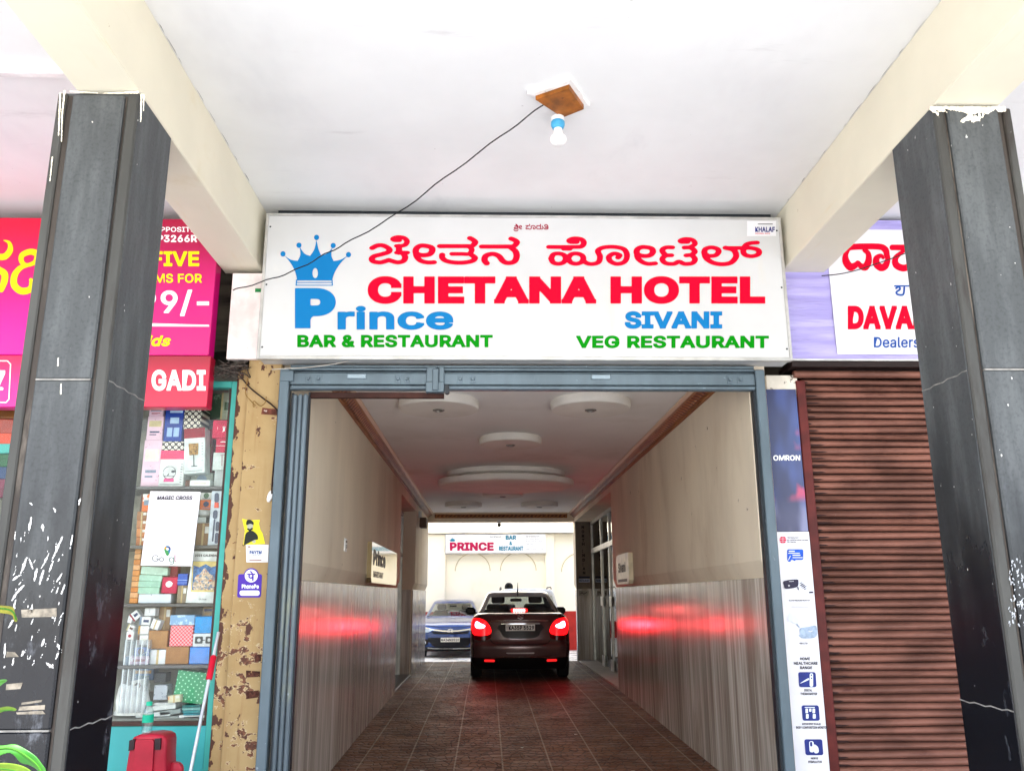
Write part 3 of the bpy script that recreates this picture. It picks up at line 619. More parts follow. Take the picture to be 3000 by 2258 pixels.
MB().box(x0+.04, x1-.01, 6.105, 6.17, 4.35, 4.3785).build('sign_gap_shade', steel_d, hs)  # dark strip standing in for the shaded gap between sign and ceiling
for sx_, sz_ in ((x0+.03, z1-.10), (x0+.03, (z0+z1)/2), (x0+.03, z0+.08), (x1-.03, z1-.10), (x1-.03, (z0+z1)/2), (x1-.03, z0+.08)):
    MB().lathe([(0, -.004), (.006, -.003), (.008, .001)], (sx_, SY, sz_), 10, 'y').build('screw', steel_d, hs)
# the plain board behind the sign's left end
Bp = 6.1; rb = thing('plain_board', 'small dirty white board with green tape sticking out beside the hotel sign', 'board', (0, 0, 0))
MB().box(gx(674, 900, Bp), gx(800, 900, Bp), Bp, Bp+.05, gz(1052, 700, Bp), gz(800, 700, Bp), .004).build('panel', mat('dirty_white', '#e6dcd8', .5, stains=((16, .69, .73, '#8a6f66'), (3, .5, .8, '#d3c7c2'))), rb)
MB().box(gx(748, 850, Bp), gx(771, 850, Bp), Bp-.006, Bp+.001, gz(856, 760, Bp), gz(846, 760, Bp)).build('green_tape', mat('green_tape', '#1c7a3c', .5), rb)

# left shop signs
c3 = crop(0, 600, 2.775); LY = 6.02; LS = planeY(LY-.003)
def gradient_panel(name, top, mid, za, zb):
    s = NB(name); f = s.ramp(s.axis(2), za, zb)
    b = s.mix(f, hx(mid), hx(top)); b = s.mix(s.ramp(s.noise(2), .5, .9, 0, .15), b, hx('#8f1055')); s.col(b); s.rough(.3); MATS[name] = s.m; return s.m
zt, zm = gz(640, 300, LY), gz(1040, 300, LY)
lsn = thing('pink_shop_sign', 'magenta shop sign with yellow Kannada lettering, partly behind the paint-splashed pillar', 'sign', (0, 0, 0))
xe = onY(*c3(1755, 520), LY)[0]
xm = float(onY(*c3(760, 600), LY)[0])
MB().box(-4.6, xm, LY, LY+.12, zm, zt, .004).build('panel', gradient_panel('magenta_print', '#d40034', '#e00894', zm+.1, zt), lsn)
yel = mat('yellow_print', '#ecd812', .35, var=0); wht = mat('white_print', '#f4f4f4', .35, var=0)
k3 = lambda pts, r, sm=5: ('s', [c3(*p) for p in smooth(pts, sm)], [q/2.775 for q in r] if isinstance(r, list) else r/2.775)
print_on('kannada_lettering', [k3([(28, 288), (75, 310), (82, 370), (40, 420), (-30, 430), (-60, 470), (-20, 520), (35, 560), (35, 620), (10, 690)], [2, 14, 24, 26, 26, 26, 26, 28, 28, 22]),
    k3([(300, 395), (245, 382), (180, 410), (175, 460), (215, 490), (280, 470), (300, 430)], [26, 24, 22, 20, 14, 18, 22]), k3([(240, 490), (170, 510), (120, 570), (115, 650), (170, 700), (240, 690), (262, 640), (250, 610)], [10, 20, 26, 28, 28, 26, 22, 14]), k3([(260, 640), (300, 690), (350, 680)], 24)], LS, yel, lsn, 1.5)
rsn = thing('offer_sign', 'crimson offer sign with white and yellow lettering beside the hotel sign', 'sign', (0, 0, 0))
MB().box(xm+.012, xe, LY, LY+.12, zm, zt, .004).build('panel', gradient_panel('crimson_print', '#a80038', '#cc0674', zm+.35, zt), rsn)
lw = MB(); letters(lw, 'OPPOSITE', LS, *c3(1255, 180), *c3(1585, 222), bold=.02); letters(lw, 'P3266R', LS, *c3(1280, 245), *c3(1602, 305), bold=.03); letters(lw, '99/-', LS, *c3(1130, 690), *c3(1700, 905), bold=.02)
lw.add([LS(*c3(*p)) for p in ((1200, 962), (1700, 976), (1700, 990), (1200, 988))], [(0, 1, 2, 3)]); lw.build('white_lettering', wht, rsn)
ly = MB(); letters(ly, 'FIVE', LS, *c3(1235, 378), *c3(1620, 500), bold=.03); ly.build('yellow_lettering', yel, rsn); ly = MB(); letters(ly, 'ITEMS FOR', LS, *c3(1085, 560), *c3(1642, 635), bold=.02); ly.build('yellow_lettering', yel, rsn); ly = MB(); letters(ly, 'ids', LS, *c3(1190, 1060), *c3(1390, 1150), bold=.03, shear=.3); ly.build('yellow_lettering', yel, rsn)
gs = thing('name_strip_sign', 'lower crimson sign strip with four rounded white capital letters', 'sign', (0, 0, 0))
za = gz(1193, 540, LY); xg = float(onY(*c3(1705, 1400), LY)[0])
MB().box(xm+.012, xg, LY-.01, LY+.1, za, zm-.006, .004).build('panel', gradient_panel('crimson_strip', '#9a0628', '#c40c3c', zm-.2, zm), gs)
lg = MB(); letters(lg, 'GADI', planeY(LY-.013), *c3(1232, 1340), *c3(1672, 1512), bold=.035); lg.build('white_lettering', wht, gs)
pk = thing('price_strip_sign', 'lower pink sign strip with a rounded white outline box under the magenta sign', 'sign', (0, 0, 0))
MB().box(-4.6, xm, LY-.01, LY+.1, gz(1193, 60, LY), zm-.006, .004).build('panel', gradient_panel('pink_strip', '#d80850', '#e2148c', zm-.3, zm), pk)
bx = [(-120, 1268), (60, 1268), (86, 1295), (72, 1580), (50, 1605), (-140, 1605)]
print_on('outline_box', [('s', [c3(*p) for p in bx], 1.6)], planeY(LY-.013), wht, pk, .9)
lz = MB(); letters(lz, '7', planeY(LY-.013), *c3(-45, 1345), *c3(42, 1480), bold=.05); letters(lz, '.', planeY(LY-.013), *c3(-8, 1480), *c3(28, 1508), bold=.05); lz.build('white_lettering', wht, pk)

# right shop sign: lilac cloth banner
c4 = crop(2280, 620, 3.141); RY = 6.12; RS = planeY(RY-.004)
rs = thing('cloth_banner_sign', 'wrinkled lilac and white shop banner with red Kannada and English lettering above the shutter', 'sign', (0, 0, 0))
s = NB('lilac_cloth'); n = s.noise(2.6, (.5, 1, 6), 3, .5); nn = s.noise(9, (.4, 1, 7), 3, .5, (2, 2, 2))
s.col(s.mix(s.ramp(nn, .62, .72, 0, .5), s.mix(s.ramp(n, .35, .7), hx('#9a92cc'), hx('#b5aede')), hx('#7d76a8'))); s.rough(.6); s.bump(s.math('ADD', n, s.math('MULTIPLY', nn, .5)), .8, .02); MATS['lilac_cloth'] = s.m
zb0, zb1 = gz(1052, 2450, RY), gz(645, 2600, RY)
rows = []
for i in range(25):
    z = zb0+(zb1-zb0)*i/24
    rows.append([(2.262+(5-2.262)*j/30, RY+.006*math.sin(i*1.9+j*.15)*max(0, 1-j/12)+.004, z) for j in range(31)])
ban = MB(); ban.grid(rows); ban.box(2.262, 5, RY+.014, RY+.05, zb0, zb1); ban.build('lilac_border', MATS['lilac_cloth'], rs)
wq = [(468, 480), (800, 170), (2400, 170), (2400, 1316), (535, 1310)]
xw0 = float(onY(*c4(535, 1310), RY)[0])
MB().box(float(onY(*c4(500, 900), RY)[0]), 4.9, RY-.006, RY-.002, gz(1038, 2450, RY), gz(674, 2600, RY)).build('white_field', mat('white_cloth', '#dfdfe3', .5, var=.02, stains=((3, .6, .8, '#dcdce4', (.4, 1, 5)),)), rs)
RS = planeY(RY-.009)
k5 = lambda pts, r, sm=5: ('s', [c4(*p) for p in smooth(pts, sm)], [q/3.141 for q in r] if isinstance(r, list) else r/3.141)
print_on('red_kannada_lettering', [k5([(640, 345), (690, 325), (920, 322), (985, 350), (1000, 400)], [22, 28, 28, 30, 26]), k5([(640, 355), (620, 400), (625, 460), (665, 510), (715, 490), (735, 465), (760, 500), (800, 510), (830, 460), (830, 390), (795, 355)], [20, 24, 34, 36, 26, 14, 26, 34, 32, 24, 20]),
    k5([(995, 380), (1008, 440), (985, 500), (945, 515), (905, 480), (905, 430), (945, 405), (965, 425)], [26, 24, 32, 34, 34, 28, 18, 14]), k5([(1050, 330), (1200, 330)], 26), k5([(1180, 345), (1130, 380), (1080, 430), (1085, 490), (1150, 520), (1220, 500)], [16, 18, 26, 32, 32, 30])], RS, red, rs, 1.4)
lb = mat('banner_blue', '#1a4c9a', .4, var=0)
print_on('blue_kannada_lettering', [k5([(1072, 684), (1300, 684)], 7), k5([(1085, 705), (1110, 690), (1120, 715), (1088, 740), (1100, 762), (1150, 762), (1160, 700)], 9)], RS, lb, rs, .8)
la = MB(); letters(la, 'DAVANGERE', RS, *c4(640, 864), *c4(1960, 1085), bold=.05); la.build('red_lettering', red, rs)
lc = MB(); letters(lc, 'Dealers in', RS, *c4(880, 1150), *c4(1430, 1252), bold=.014); lc.build('blue_lettering', lb, rs)
MB().box(2.262, 5, RY-.01, RY+.05, zb0-.014, zb0).build('bottom_rail', alu, rs)

# ================================================================ right side: shutter and healthcare board
br = mat('brown_shutter', '#7a5144', .45, .1, .25, 5, (.5, 1, 1), stains=((9, .6, .75, '#4e2a24', (.3, 1, 1)), (26, .72, .75, '#b99a8d', (.6, 1, 2))), bump=.08)
bd = mat('dark_maroon', '#5a1f1b', .45, var=.2, vs=6, stains=((20, .7, .73, '#2d1210'),))
c6 = crop(2200, 1050, 1.3788); HY = 6.22
shu = thing('roller_shutter', 'closed reddish brown roller shutter with horizontal slats', 'roller shutter', (0, 0, 0))
xg0 = float(onY(*c6(185, 200), HY)[0]); xg1 = float(onY(*c6(222, 200), HY)[0])
MB().box(xg0, xg1, HY-.03, HY+.08, 0, gz(1117, 2340, HY), .005).build('guide_rail', bd, shu)
ztop = gz(1108, 2450, HY); pts = []; z = ztop; k = 0
pr = []
pitch = .0525; wob = 1; rng = random.Random(2)
while z > .0:
    for t, d in ((0, .0), (.12, -.012), (.3, -.022), (.5, -.025), (.7, -.021), (.84, -.010), (.9, .010), (.97, .010)): pr.append((HY+.03+d*wob, z-pitch*t))
    z -= pitch*rng.uniform(.93, 1.07); wob = rng.uniform(.75, 1.2)
xs = [xg1-.015]+[xg1+.02+.06*i for i in range(3)]+[xg1+.3+.45*i for i in range(8)]
rows = []
for y, zz in pr: rows.append([(x, y+(.0 if j else .006)+.003*math.sin(x*5+zz*40)+.004*math.sin(x*1.7+zz*3), zz+.004*math.sin(x*2.3+zz*30)) for j, x in enumerate(xs)])
sm = MB(); sm.grid(rows); ncol = len(xs)-1
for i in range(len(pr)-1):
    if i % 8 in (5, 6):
        for k in range(ncol): sm.mi[i*ncol+k] = 1  # groove faces coloured dark to deepen the shade between slats
so_ = sm.build('slat_curtain', [br, mat('slat_groove_shade', '#2b1512', .7, var=.2)], shu)
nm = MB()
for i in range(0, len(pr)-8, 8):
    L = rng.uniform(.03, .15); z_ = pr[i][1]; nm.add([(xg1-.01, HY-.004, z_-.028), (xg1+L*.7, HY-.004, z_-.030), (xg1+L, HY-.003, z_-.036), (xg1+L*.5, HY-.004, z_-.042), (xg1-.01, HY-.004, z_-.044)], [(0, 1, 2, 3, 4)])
nm.build('slat_end', mat('slat_groove_shade', '#2b1512'), shu)  # flat dark marks lengthening the dark grooves at the left ends
hd = MB().box(2.30, 5.5, HY-.10, HY+.2, gz(1085, 2450, HY), gz(1068, 2450, HY), .004).box(2.36, 5.5, HY-.01, HY+.2, gz(1107, 2450, HY), gz(1085, 2450, HY)); hd.m(1).tube([(2.33, HY-.03, gz(1100, 2450, HY)), (5.5, HY-.03, gz(1100, 2450, HY))], .028, 10)
hd.build('top_roll', [mat('dark_lip', '#241715', .5), br], shu)
OY = 6.17; OP = planeY(OY-.004); OQ = planeY(OY-.007)
ob = thing('healthcare_board', 'tall narrow board with a navy top and a white product list beside the shutter', 'sign board', (0, 0, 0))
xo0, xo1 = float(onY(*c6(60, 400), OY)[0]), float(onY(*c6(215, 400), OY)[0])
xo0 = float(onY(*c6(55, 125), OY)[0]); xo1 = float(onY(*c6(182, 125), OY)[0]); zo1 = gz(1140, 2290, OY); zo2 = gz(1556, 2330, OY)
s = NB('navy_print'); n1 = s.noise(3.2, (1, 1, .6), 3, .6, (3, 0, 1)); n2 = s.noise(5, (1, 1, .35), 2, .5, (8, 1, 4)); zz = s.axis(2)
b = s.mix(s.ramp(n2, .4, .65), hx('#121c4e'), hx('#2d3f7d')); rz = s.math('MULTIPLY', s.ramp(zz, 2.12, 2.2), s.ramp(zz, 2.62, 2.7, 1, 0))
b = s.mix(s.math('MULTIPLY', s.math('MULTIPLY', s.ramp(n1, .5, .62), rz), .8), b, hx('#c03a63')); b = s.mix(s.math('MULTIPLY', s.ramp(zz, 2.02, 2.2, 1, 0), s.ramp(n2, .4, .6, .1, .6)), b, hx('#8d8fae'))
s.col(b); s.rough(.2); MATS['navy_print'] = s.m
MB().box(xo0, xo1, OY, OY+.04, zo2, zo1, .003).build('navy_panel', MATS['navy_print'], ob)
MB().box(xo0-.0, xo1+.004, OY-.003, OY+.04, 0, zo2-.002, .003).build('white_panel', mat('white_print_board', '#dedde2', .35, var=.02, stains=((40, .75, .77, '#8e8b8b'),)), ob)
navy = mat('navy_box_print', '#27337c', .4, var=.1, vs=20); ink_d = mat('dark_ink', '#2c2c36', .5, var=0)
lo = MB(); letters(lo, 'OMRON', OP, *c6(90, 390), *c6(199, 412), bold=.03); lo.build('white_lettering', wht, ob)
ca = crop(2230, 1530, 4.5); cb = crop(2260, 1880, 4.405)
for t, a, y0, b2, y1 in (('TECHNOLOGY', 345, 190, 495, 210), ('BY OMRON HEALTHCARE', 345, 222, 622, 240), ('IN JAPAN', 345, 250, 460, 266), ('BLOOD PRESSURE MONITOR', 368, 1016, 640, 1036), ('NEBULIZER', 505, 1580, 612, 1602)):
    g = MB(); letters(g, t, OQ, *ca(a, y0), *ca(b2, y1), bold=.018); g.build('dark_lettering', ink_d, ob)
for t, y0, y1, a, b2 in (('HOME', 195, 232, 370, 500), ('HEALTHCARE', 252, 292, 290, 598), ('RANGE', 310, 348, 368, 528), ('DIGITAL', 605, 636, 424, 528), ('THERMOMETER', 650, 682, 374, 592), ('WEIGHING SCALE/', 1040, 1070, 395, 640), ('BODY COMPOSITION MONITOR', 1084, 1116, 320, 725), ('NERVE', 1484, 1510, 510, 602), ('STIMULATOR', 1528, 1558, 475, 652)):
    g = MB(); letters(g, t, OQ, *cb(a, y0), *cb(b2, y1), bold=.03); g.build('dark_lettering', ink_d, ob)
g = MB(); g.add([OQ(*ca(*p)) for p in ((398, 1108), (632, 1108), (632, 1112), (398, 1112))], [(0, 1, 2, 3)])
g.build('divider_line', ink_d, ob)
def rrect(x0, y0, x1, y1, r, sk=0):
    o = []
    for cx, cy, a in ((x1-r, y0+r, -90), (x1-r, y1-r, 0), (x0+r, y1-r, 90), (x0+r, y0+r, 180)):
        for k in range(5): t = math.radians(a+22.5*k); x, y = cx+r*math.cos(t), cy+r*math.sin(t); o.append((x+sk*(y-y0), y))
    return o
tiles = [('p', [cb(*p) for p in rrect(345, 386, 570, 580, 26, .07)]), ('p', [cb(*p) for p in rrect(388, 814, 610, 1012, 26, .08)]), ('p', [cb(*p) for p in rrect(424, 1252, 655, 1456, 26, .08)])]
for tl in tiles: print_on('navy_tile', [tl], OQ, navy, ob, 1.0)
OR = planeY(OY-.009); pale = mat('pale_print', '#dfe6ee', .4, var=.05)
print_on('tile_picture', [('s', [cb(375, 530), cb(440, 495), cb(478, 476)], [.6, 2.2, 2.6]), ('p', [cb(*p) for p in rrect(494, 400, 538, 575, 20, .0)]), ('xs', [cb(516, 424), cb(517, 426)], 2.2), ('xs', [cb(518, 464), cb(519, 466)], 2),
    ('p', [cb(*p) for p in ((430, 836), (560, 836), (560, 846), (430, 846))]), ('p', [cb(*p) for p in rrect(440, 856, 472, 916, 8)]), ('p', [cb(*p) for p in rrect(530, 856, 564, 916, 8)]), ('p', [cb(*p) for p in rrect(488, 856, 516, 896, 5)]), ('p', [cb(*p) for p in rrect(446, 926, 480, 986, 8)]), ('p', [cb(*p) for p in rrect(534, 926, 572, 986, 8)]),
    ('p', [cb(*p) for p in rrect(486, 1276, 545, 1420, 24, .05)]), ('xs', [cb(512, 1300), cb(514, 1330)], 3.4), ('p', [cb(*p) for p in smooth([(545, 1320), (600, 1350), (608, 1420), (555, 1425)], 3, True)])], OR, pale, ob, .8)
print_on('red_emblem', [('p', [ca(*p) for p in ell(287, 228, 44, 46)]), ('xs', [ca(287, 182), ca(287, 275)], .8), ('xs', [ca(243, 214), ca(331, 214)], .8), ('xs', [ca(243, 243), ca(331, 243)], .8)], OQ, mat('crimson_print2', '#d8204c', .4, var=0), ob, .7)
print_on('blue_emblem', [('p', [ca(*p) for p in rrect(342, 352, 556, 492, 22)]), ('s', [ca(365, 480), ca(372, 495)], 5), ('s', [ca(430, 485), ca(440, 492)], 3)], OQ, mat('royal_print', '#1c58c8', .35, var=.2, vs=30), ob, .9)
print_on('emblem_lines', [('s', [ca(370, 378), ca(438, 378)], 1.6), ('s', [ca(362, 404), ca(505, 404)], 1.1), ('s', [ca(420, 430), ca(512, 430)], 1.6), ('s', [ca(418, 462), ca(545, 462)], 1.1), ('s', [ca(360, 492), ca(385, 440)], 1.0)], OR, pale, ob, .6)
print_on('dark_cuff_picture', [('p', [ca(*p) for p in smooth([(300, 770), (470, 748), (492, 780), (470, 850), (325, 872), (300, 830)], 3, True)]), ('xs', [ca(366, 830), ca(368, 832)], 2.6), ('xs', [ca(370, 776), ca(428, 772)], .9), ('s', [ca(640, 920), ca(676, 918)], 2.4), ('s', [ca(484, 850), ca(490, 880)], 1.5)]+[('s', [ca(512+18*i, 800+16*i+d), ca(540+18*i, 792+16*i+d)], 1.0) for i in range(4) for d in (0, 30)], OR, mat('plum_print', '#2e2a40', .4, var=0), ob, .7)
print_on('device_picture', [('p', [ca(*p) for p in smooth([(490, 790), (590, 775), (680, 900), (690, 960), (590, 985), (530, 930), (478, 840)], 3, True)]), ('p', [ca(*p) for p in smooth([(355, 1230), (390, 1185), (460, 1230), (495, 1290), (480, 1340), (430, 1330), (355, 1290)], 3, True)]), ('s', [ca(620, 1230), ca(650, 1260), ca(672, 1330)], 1)], OQ, mat('shade_print', '#d3d6de', .4, var=.03), ob, .9)
print_on('nebuliser_picture', [('p', [ca(*p) for p in smooth([(510, 1395), (620, 1375), (725, 1360), (728, 1500), (620, 1526), (530, 1520), (490, 1475), (515, 1480)], 3, True)]), ('xs', [ca(628, 1430), ca(650, 1438), ca(676, 1425)], 1.2), ('s', [ca(470, 1340), ca(500, 1375)], 2)], OQ, mat('steel_blue_print', '#9fb1c6', .4, var=.15, vs=30), ob, .9)

# ================================================================ porch lamp, wires
pl0 = crop(1500, 200, 6.66)
bl = thing('bulb_lamp', 'white LED bulb in a blue holder on a wooden ceiling board', 'lamp', (0, 0, 0))
q = [onZ(*pl0(*p), 4.335) for p in ((460, 590), (1110, 370), (1400, 775), (985, 940))]
q = [Vector(p) for p in q]
MB().prism([(p.x, p.y) for p in q], 4.325, 4.379, 'z').build('wooden_board', mat('varnished_board', '#9a5a1c', .4, var=.3, vs=9, stains=((12, .6, .75, '#5e2d0c'), (40, .74, .76, '#e6d2ae'))), bl)
cc = sum(q, Vector())/4
rim = MB(); Q2 = [cc+(p-cc)*1.30 for p in q]; Rq = random.Random(5)
for i in range(4):
    a, b2, a2, b3 = q[i], q[(i+1) % 4], Q2[i], Q2[(i+1) % 4]
    outer_ = [a2.lerp(b3, t)+(cc-a2.lerp(b3, t))*Rq.uniform(-.05, .07) for t in (1, .85, .7, .55, .4, .25, .12, 0)]; outer_[0] = b3; outer_[-1] = a2
    rim.prism([(a.x, a.y), (b2.x, b2.y)]+[(p.x, p.y) for p in outer_], 4.352+.004*i, 4.3795, 'z')
rim.build('painted_rim', mat('chippy_white', '#f2f0ec', .6, stains=((25, .66, .7, '#9c9a96'),)), bl)
tp = onY(1633, 297, 4.66); bt = onY(1631, 424, 4.66); bxx, byy = float(tp[0]), 4.66; zt_, zb_ = 4.325, float(bt[2])
H = zt_-zb_
MB().lathe([(.0, zt_), (.040, zt_), (.040, zt_-.12*H), (.036, zt_-.14*H)], (bxx, byy, 0), 24).build('holder_ring', mat('white_plastic2', '#f1f1ef', .4), bl)
MB().lathe([(.036, zt_-.13*H), (.043, zt_-.18*H), (.043, zt_-.30*H), (.034, zt_-.40*H), (.024, zt_-.42*H)], (bxx, byy, 0), 24).build('blue_holder', mat('blue_plastic', '#4aa3cf', .3), bl)
MB().lathe([(.020, zt_-.38*H), (.026, zt_-.43*H), (.029, zt_-.54*H), (.032, zt_-.62*H), (.044, zt_-.70*H), (.052, zt_-.79*H), (.050, zt_-.88*H), (.036, zt_-.965*H), (.015, zt_-.996*H), (0, zb_)], (bxx, byy, 0), 28).build('bulb', mat('opal_bulb', '#fbfbf8', .3, var=0), bl)
def wire(name, pts, r, m, label, cat='wire'):
    o = MB().tube([tuple(p) for p in pts], r, 6).build(name, m, None); return tag(o, label, cat)
black = mat('black_cable', '#191b1d', .5, var=0)
wpx = [(1640, 268, 4.66), (1586, 312, 4.68), (1464, 402, 4.78), (1302, 522, 5.0), (1166, 624, 5.2), (1030, 704, 5.42), (950, 746, 5.55), (868, 790, 5.7), (780, 822, 5.86), (690, 848, 6.08), (676, 856, 6.15)]
wp = [onY(*p) for p in wpx]; wp[0] = onZ(1640, 268, 4.33); wp[1] = onZ(1586, 312, 4.33)
wire('lamp_wire', [p+np.array([0, 0, .006*math.sin(i*1.3)]) for i, p in enumerate(np.array(smooth(wp, 5)))], .0042, black, 'thin black wire drooping from the ceiling bulb across the hotel sign')
wire('banner_wire', smooth([onY(*c4(400, 590), 6.08), onY(*c4(560, 575), 6.08), onY(*c4(720, 540), 6.08), onY(*c4(880, 488), 6.07), onY(*c4(1090, 415), 6.06), onY(*c4(1300, 330), 6.05)], 4), .004, black, 'thin black wire crossing the lilac and white banner')
c7w = crop(600, 1050, 2.775)
wire('pilaster_cable', smooth([onY(*c7w(200, 60), 6.08), onY(*c7w(300, 160), 6.1), onY(*c7w(370, 240), 6.11), onY(*c7w(470, 320), 6.11), onY(*c7w(560, 390), 6.11), onY(*c7w(592, 450), 6.11), onY(*c7w(580, 640), 6.112), onY(*c7w(548, 1000), 6.113), onY(*c7w(545, 1100), 6.113)], 4), .006, mat('brown_cable', '#2b1712', .5), 'dark brown cable running down across the yellow wall strip', 'cable')
tn = MB(); Rr = random.Random(11)
for i in range(16):
    p = [c7w(Rr.uniform(60, 380), Rr.uniform(10, 170)) for _ in range(5)]
    tn.tube([tuple(onY(*c7w(Rr.uniform(50, 360), Rr.uniform(20, 175)), 6.03+Rr.uniform(0, .12))) for _ in range(2)]+[tuple(onY(*x, 6.05+Rr.uniform(0, .1))) for x in p[:2]], .004, 5)
tag(tn.build('wire_tangle', [mat('mixed_cable', '#4b423c', .6, var=.5, vs=30)]), 'tangle of old wires above the corner of the shop window', 'wires')
tw = MB(); tw.tube([tuple(onY(*c7w(*p), 6.10)) for p in smooth([(350, 160), (330, 280), (380, 350), (410, 380), (395, 392), (400, 345), (450, 385), (490, 360), (500, 310)], 4)], .003, 5)
tag(tw.build('loose_wire', mat('yellowed_wire', '#7a5a28', .6)), 'thin loose yellowish wire curling on the yellow wall strip', 'wire')
lp = crop(780, 1040, 3.568)
wire('loop_wire', smooth([onY(*lp(60, 150), 6.0), onY(*lp(230, 140), 6.0), onY(*lp(420, 130), 6.0), onY(*lp(700, 95), 6.0), onY(*lp(860, 60), 6.0)], 4), .0035, mat('pale_wire', '#b9b4aa', .5), 'pale thin wire looping below the hotel sign over the steel lintel')
# ================================================================ stickers on the yellow wall strip
PY = 6.127; PP = planeY(PY); PQ = planeY(PY-.003)
ys_ = thing('portrait_sticker', 'torn yellow sticker showing a dark-shirted man with folded arms', 'sticker', (0, 0, 0))
print_on('yellow_paper', [('p', [c87(*p) for p in ((302, 1300), (340, 1310), (390, 1312), (448, 1310), (440, 1340), (452, 1390), (470, 1420), (490, 1505), (312, 1515), (325, 1400))])], PP, mat('yellow_paper', '#e9df2c', .5, var=.1), ys_, 1.2)
print_on('dark_shirt', [('p', [c87(*p) for p in smooth([(330, 1430), (352, 1405), (385, 1398), (425, 1430), (432, 1468), (400, 1475), (330, 1512), (318, 1512)], 3, True)]), ('p', [c87(*p) for p in smooth([(336, 1335), (345, 1312), (372, 1310), (396, 1330), (394, 1350), (370, 1342), (340, 1352)], 3, True)]), ('s', [c87(350, 1385), c87(366, 1394), c87(384, 1382)], 2.6)], PQ, mat('sticker_black', '#20251f', .5), ys_, .8)
print_on('skin', [('p', [c87(*p) for p in smooth([(344, 1352), (370, 1342), (392, 1352), (386, 1380), (366, 1390), (350, 1382)], 3, True)]), ('s', [c87(348, 1440), c87(372, 1450), c87(400, 1485)], 5), ('s', [c87(375, 1470), c87(380, 1425)], 3.2)], planeY(PY-.002), mat('sticker_grey', '#b9b9a4', .5), ys_, .8)
ps = thing('payment_sticker', 'small white payment sticker below the yellow portrait sticker', 'sticker', (0, 0, 0))
MB().add([PP(*c87(*p)) for p in ((334, 1512), (520, 1512), (514, 1655), (338, 1655))], [(0, 1, 2, 3)]).build('paper', mat('sticker_white', '#e4e4e6', .4, var=0), ps)
m_ = MB(); letters(m_, 'PAYTM', PQ, *c87(364, 1560), *c87(462, 1588), bold=.04); m_.m(1); letters(m_, 'Accepted Here', PQ, *c87(364, 1592), *c87(455, 1600), bold=.01); m_.m(2); m_.add([PQ(*c87(*p)) for p in ((362, 1632), (460, 1632), (460, 1640), (362, 1640))], [(0, 1, 2, 3)]); m_.add([PQ(*c87(*p)) for p in ((350, 1524), (372, 1524), (372, 1534), (350, 1534))], [(0, 1, 2, 3)])
m_.build('print', [mat('sticker_blue', '#274a86', .4, var=0), mat('grey_ink', '#555555', .5, var=0), mat('sticker_brown', '#8a5a4a', .5, var=0)], ps)
pp = thing('purple_sticker', 'purple payment sticker with a white round emblem on the yellow wall strip', 'sticker', (0, 0, 0))
print_on('purple_paper', [('p', [c88(*p) for p in rrect(248, 205, 424, 378, 14, -.05)]), ('p', [c88(*p) for p in ell(345, 216, 56, 56)])], PP, mat('sticker_purple', '#4a2aa0', .4, var=0), pp, .9)
print_on('white_print', [('p', [c88(*p) for p in ell(344, 218, 48, 48)]), ('p', [c88(*p) for p in rrect(258, 326, 406, 364, 17)])], PQ, wht, pp, .8)
m_ = MB(); letters(m_, 'PhonePe', PQ, *c88(274, 280), *c88(400, 312), bold=.03); m_.build('lettering', wht, pp)
print_on('emblem', [('s', [c88(318, 206), c88(370, 206)], 2), ('s', [c88(356, 206), c88(356, 250)], 2.2), ('s', [c88(*p) for p in smooth([(330, 206), (328, 226), (342, 234), (354, 226)], 3)], 2), ('s', [c88(354, 204), c88(344, 188), c88(336, 186)], 1.8)], planeY(PY-.006), mat('sticker_purple', '#4a2aa0', .4, var=0), pp, .6)
MB().add([PP(*c87(*p)) for p in ((468, 400), (592, 412), (590, 462), (458, 452))], [(0, 1, 2, 3)]).build('x', mat('torn_brown', '#6b3a2c', .7, var=.3, vs=20, stains=((30, .6, .65, '#b9a79c'),)))
o = bpy.data.objects['x']; o.name = 'torn_label'; tag(o, 'torn brown paper label high on the yellow wall strip', 'label')
dk = mat('torn_dark', '#4e2c22', .8, var=.4, vs=40, stains=((30, .62, .66, '#b08c5c'),))
for i, (qd, lab) in enumerate(((((372, 800), (418, 798), (416, 850), (370, 852)), 'upper small dark paper remnant on the yellow wall strip'), (((306, 918), (410, 925), (408, 966), (306, 970)), 'long dark paper remnant in the middle of the yellow wall strip'), (((308, 1075), (400, 1065), (396, 1118), (305, 1130)), 'lowest dark paper remnant on the yellow wall strip'))):
    tag(MB().add([PP(*c88(*p)) for p in qd], [(0, 1, 2, 3)]).build('paper_remnant', dk), lab, 'paper', 'torn paper remnants')
oval = MB().lathe([(.0, -.01), (.022, -.008), (.026, 0)], (0, 0, 0), 20, 'y'); oo = oval.build('oval_tag', mat('white_plastic', '#e9e8e6', .5)); oo.location = onY(*c87(530, 1118), 6.12); oo.scale = (.75, 1, 1.7); oo.rotation_euler = (0, .25, 0); tag(oo, 'small white oval tag on the edge of the yellow wall strip', 'tag')

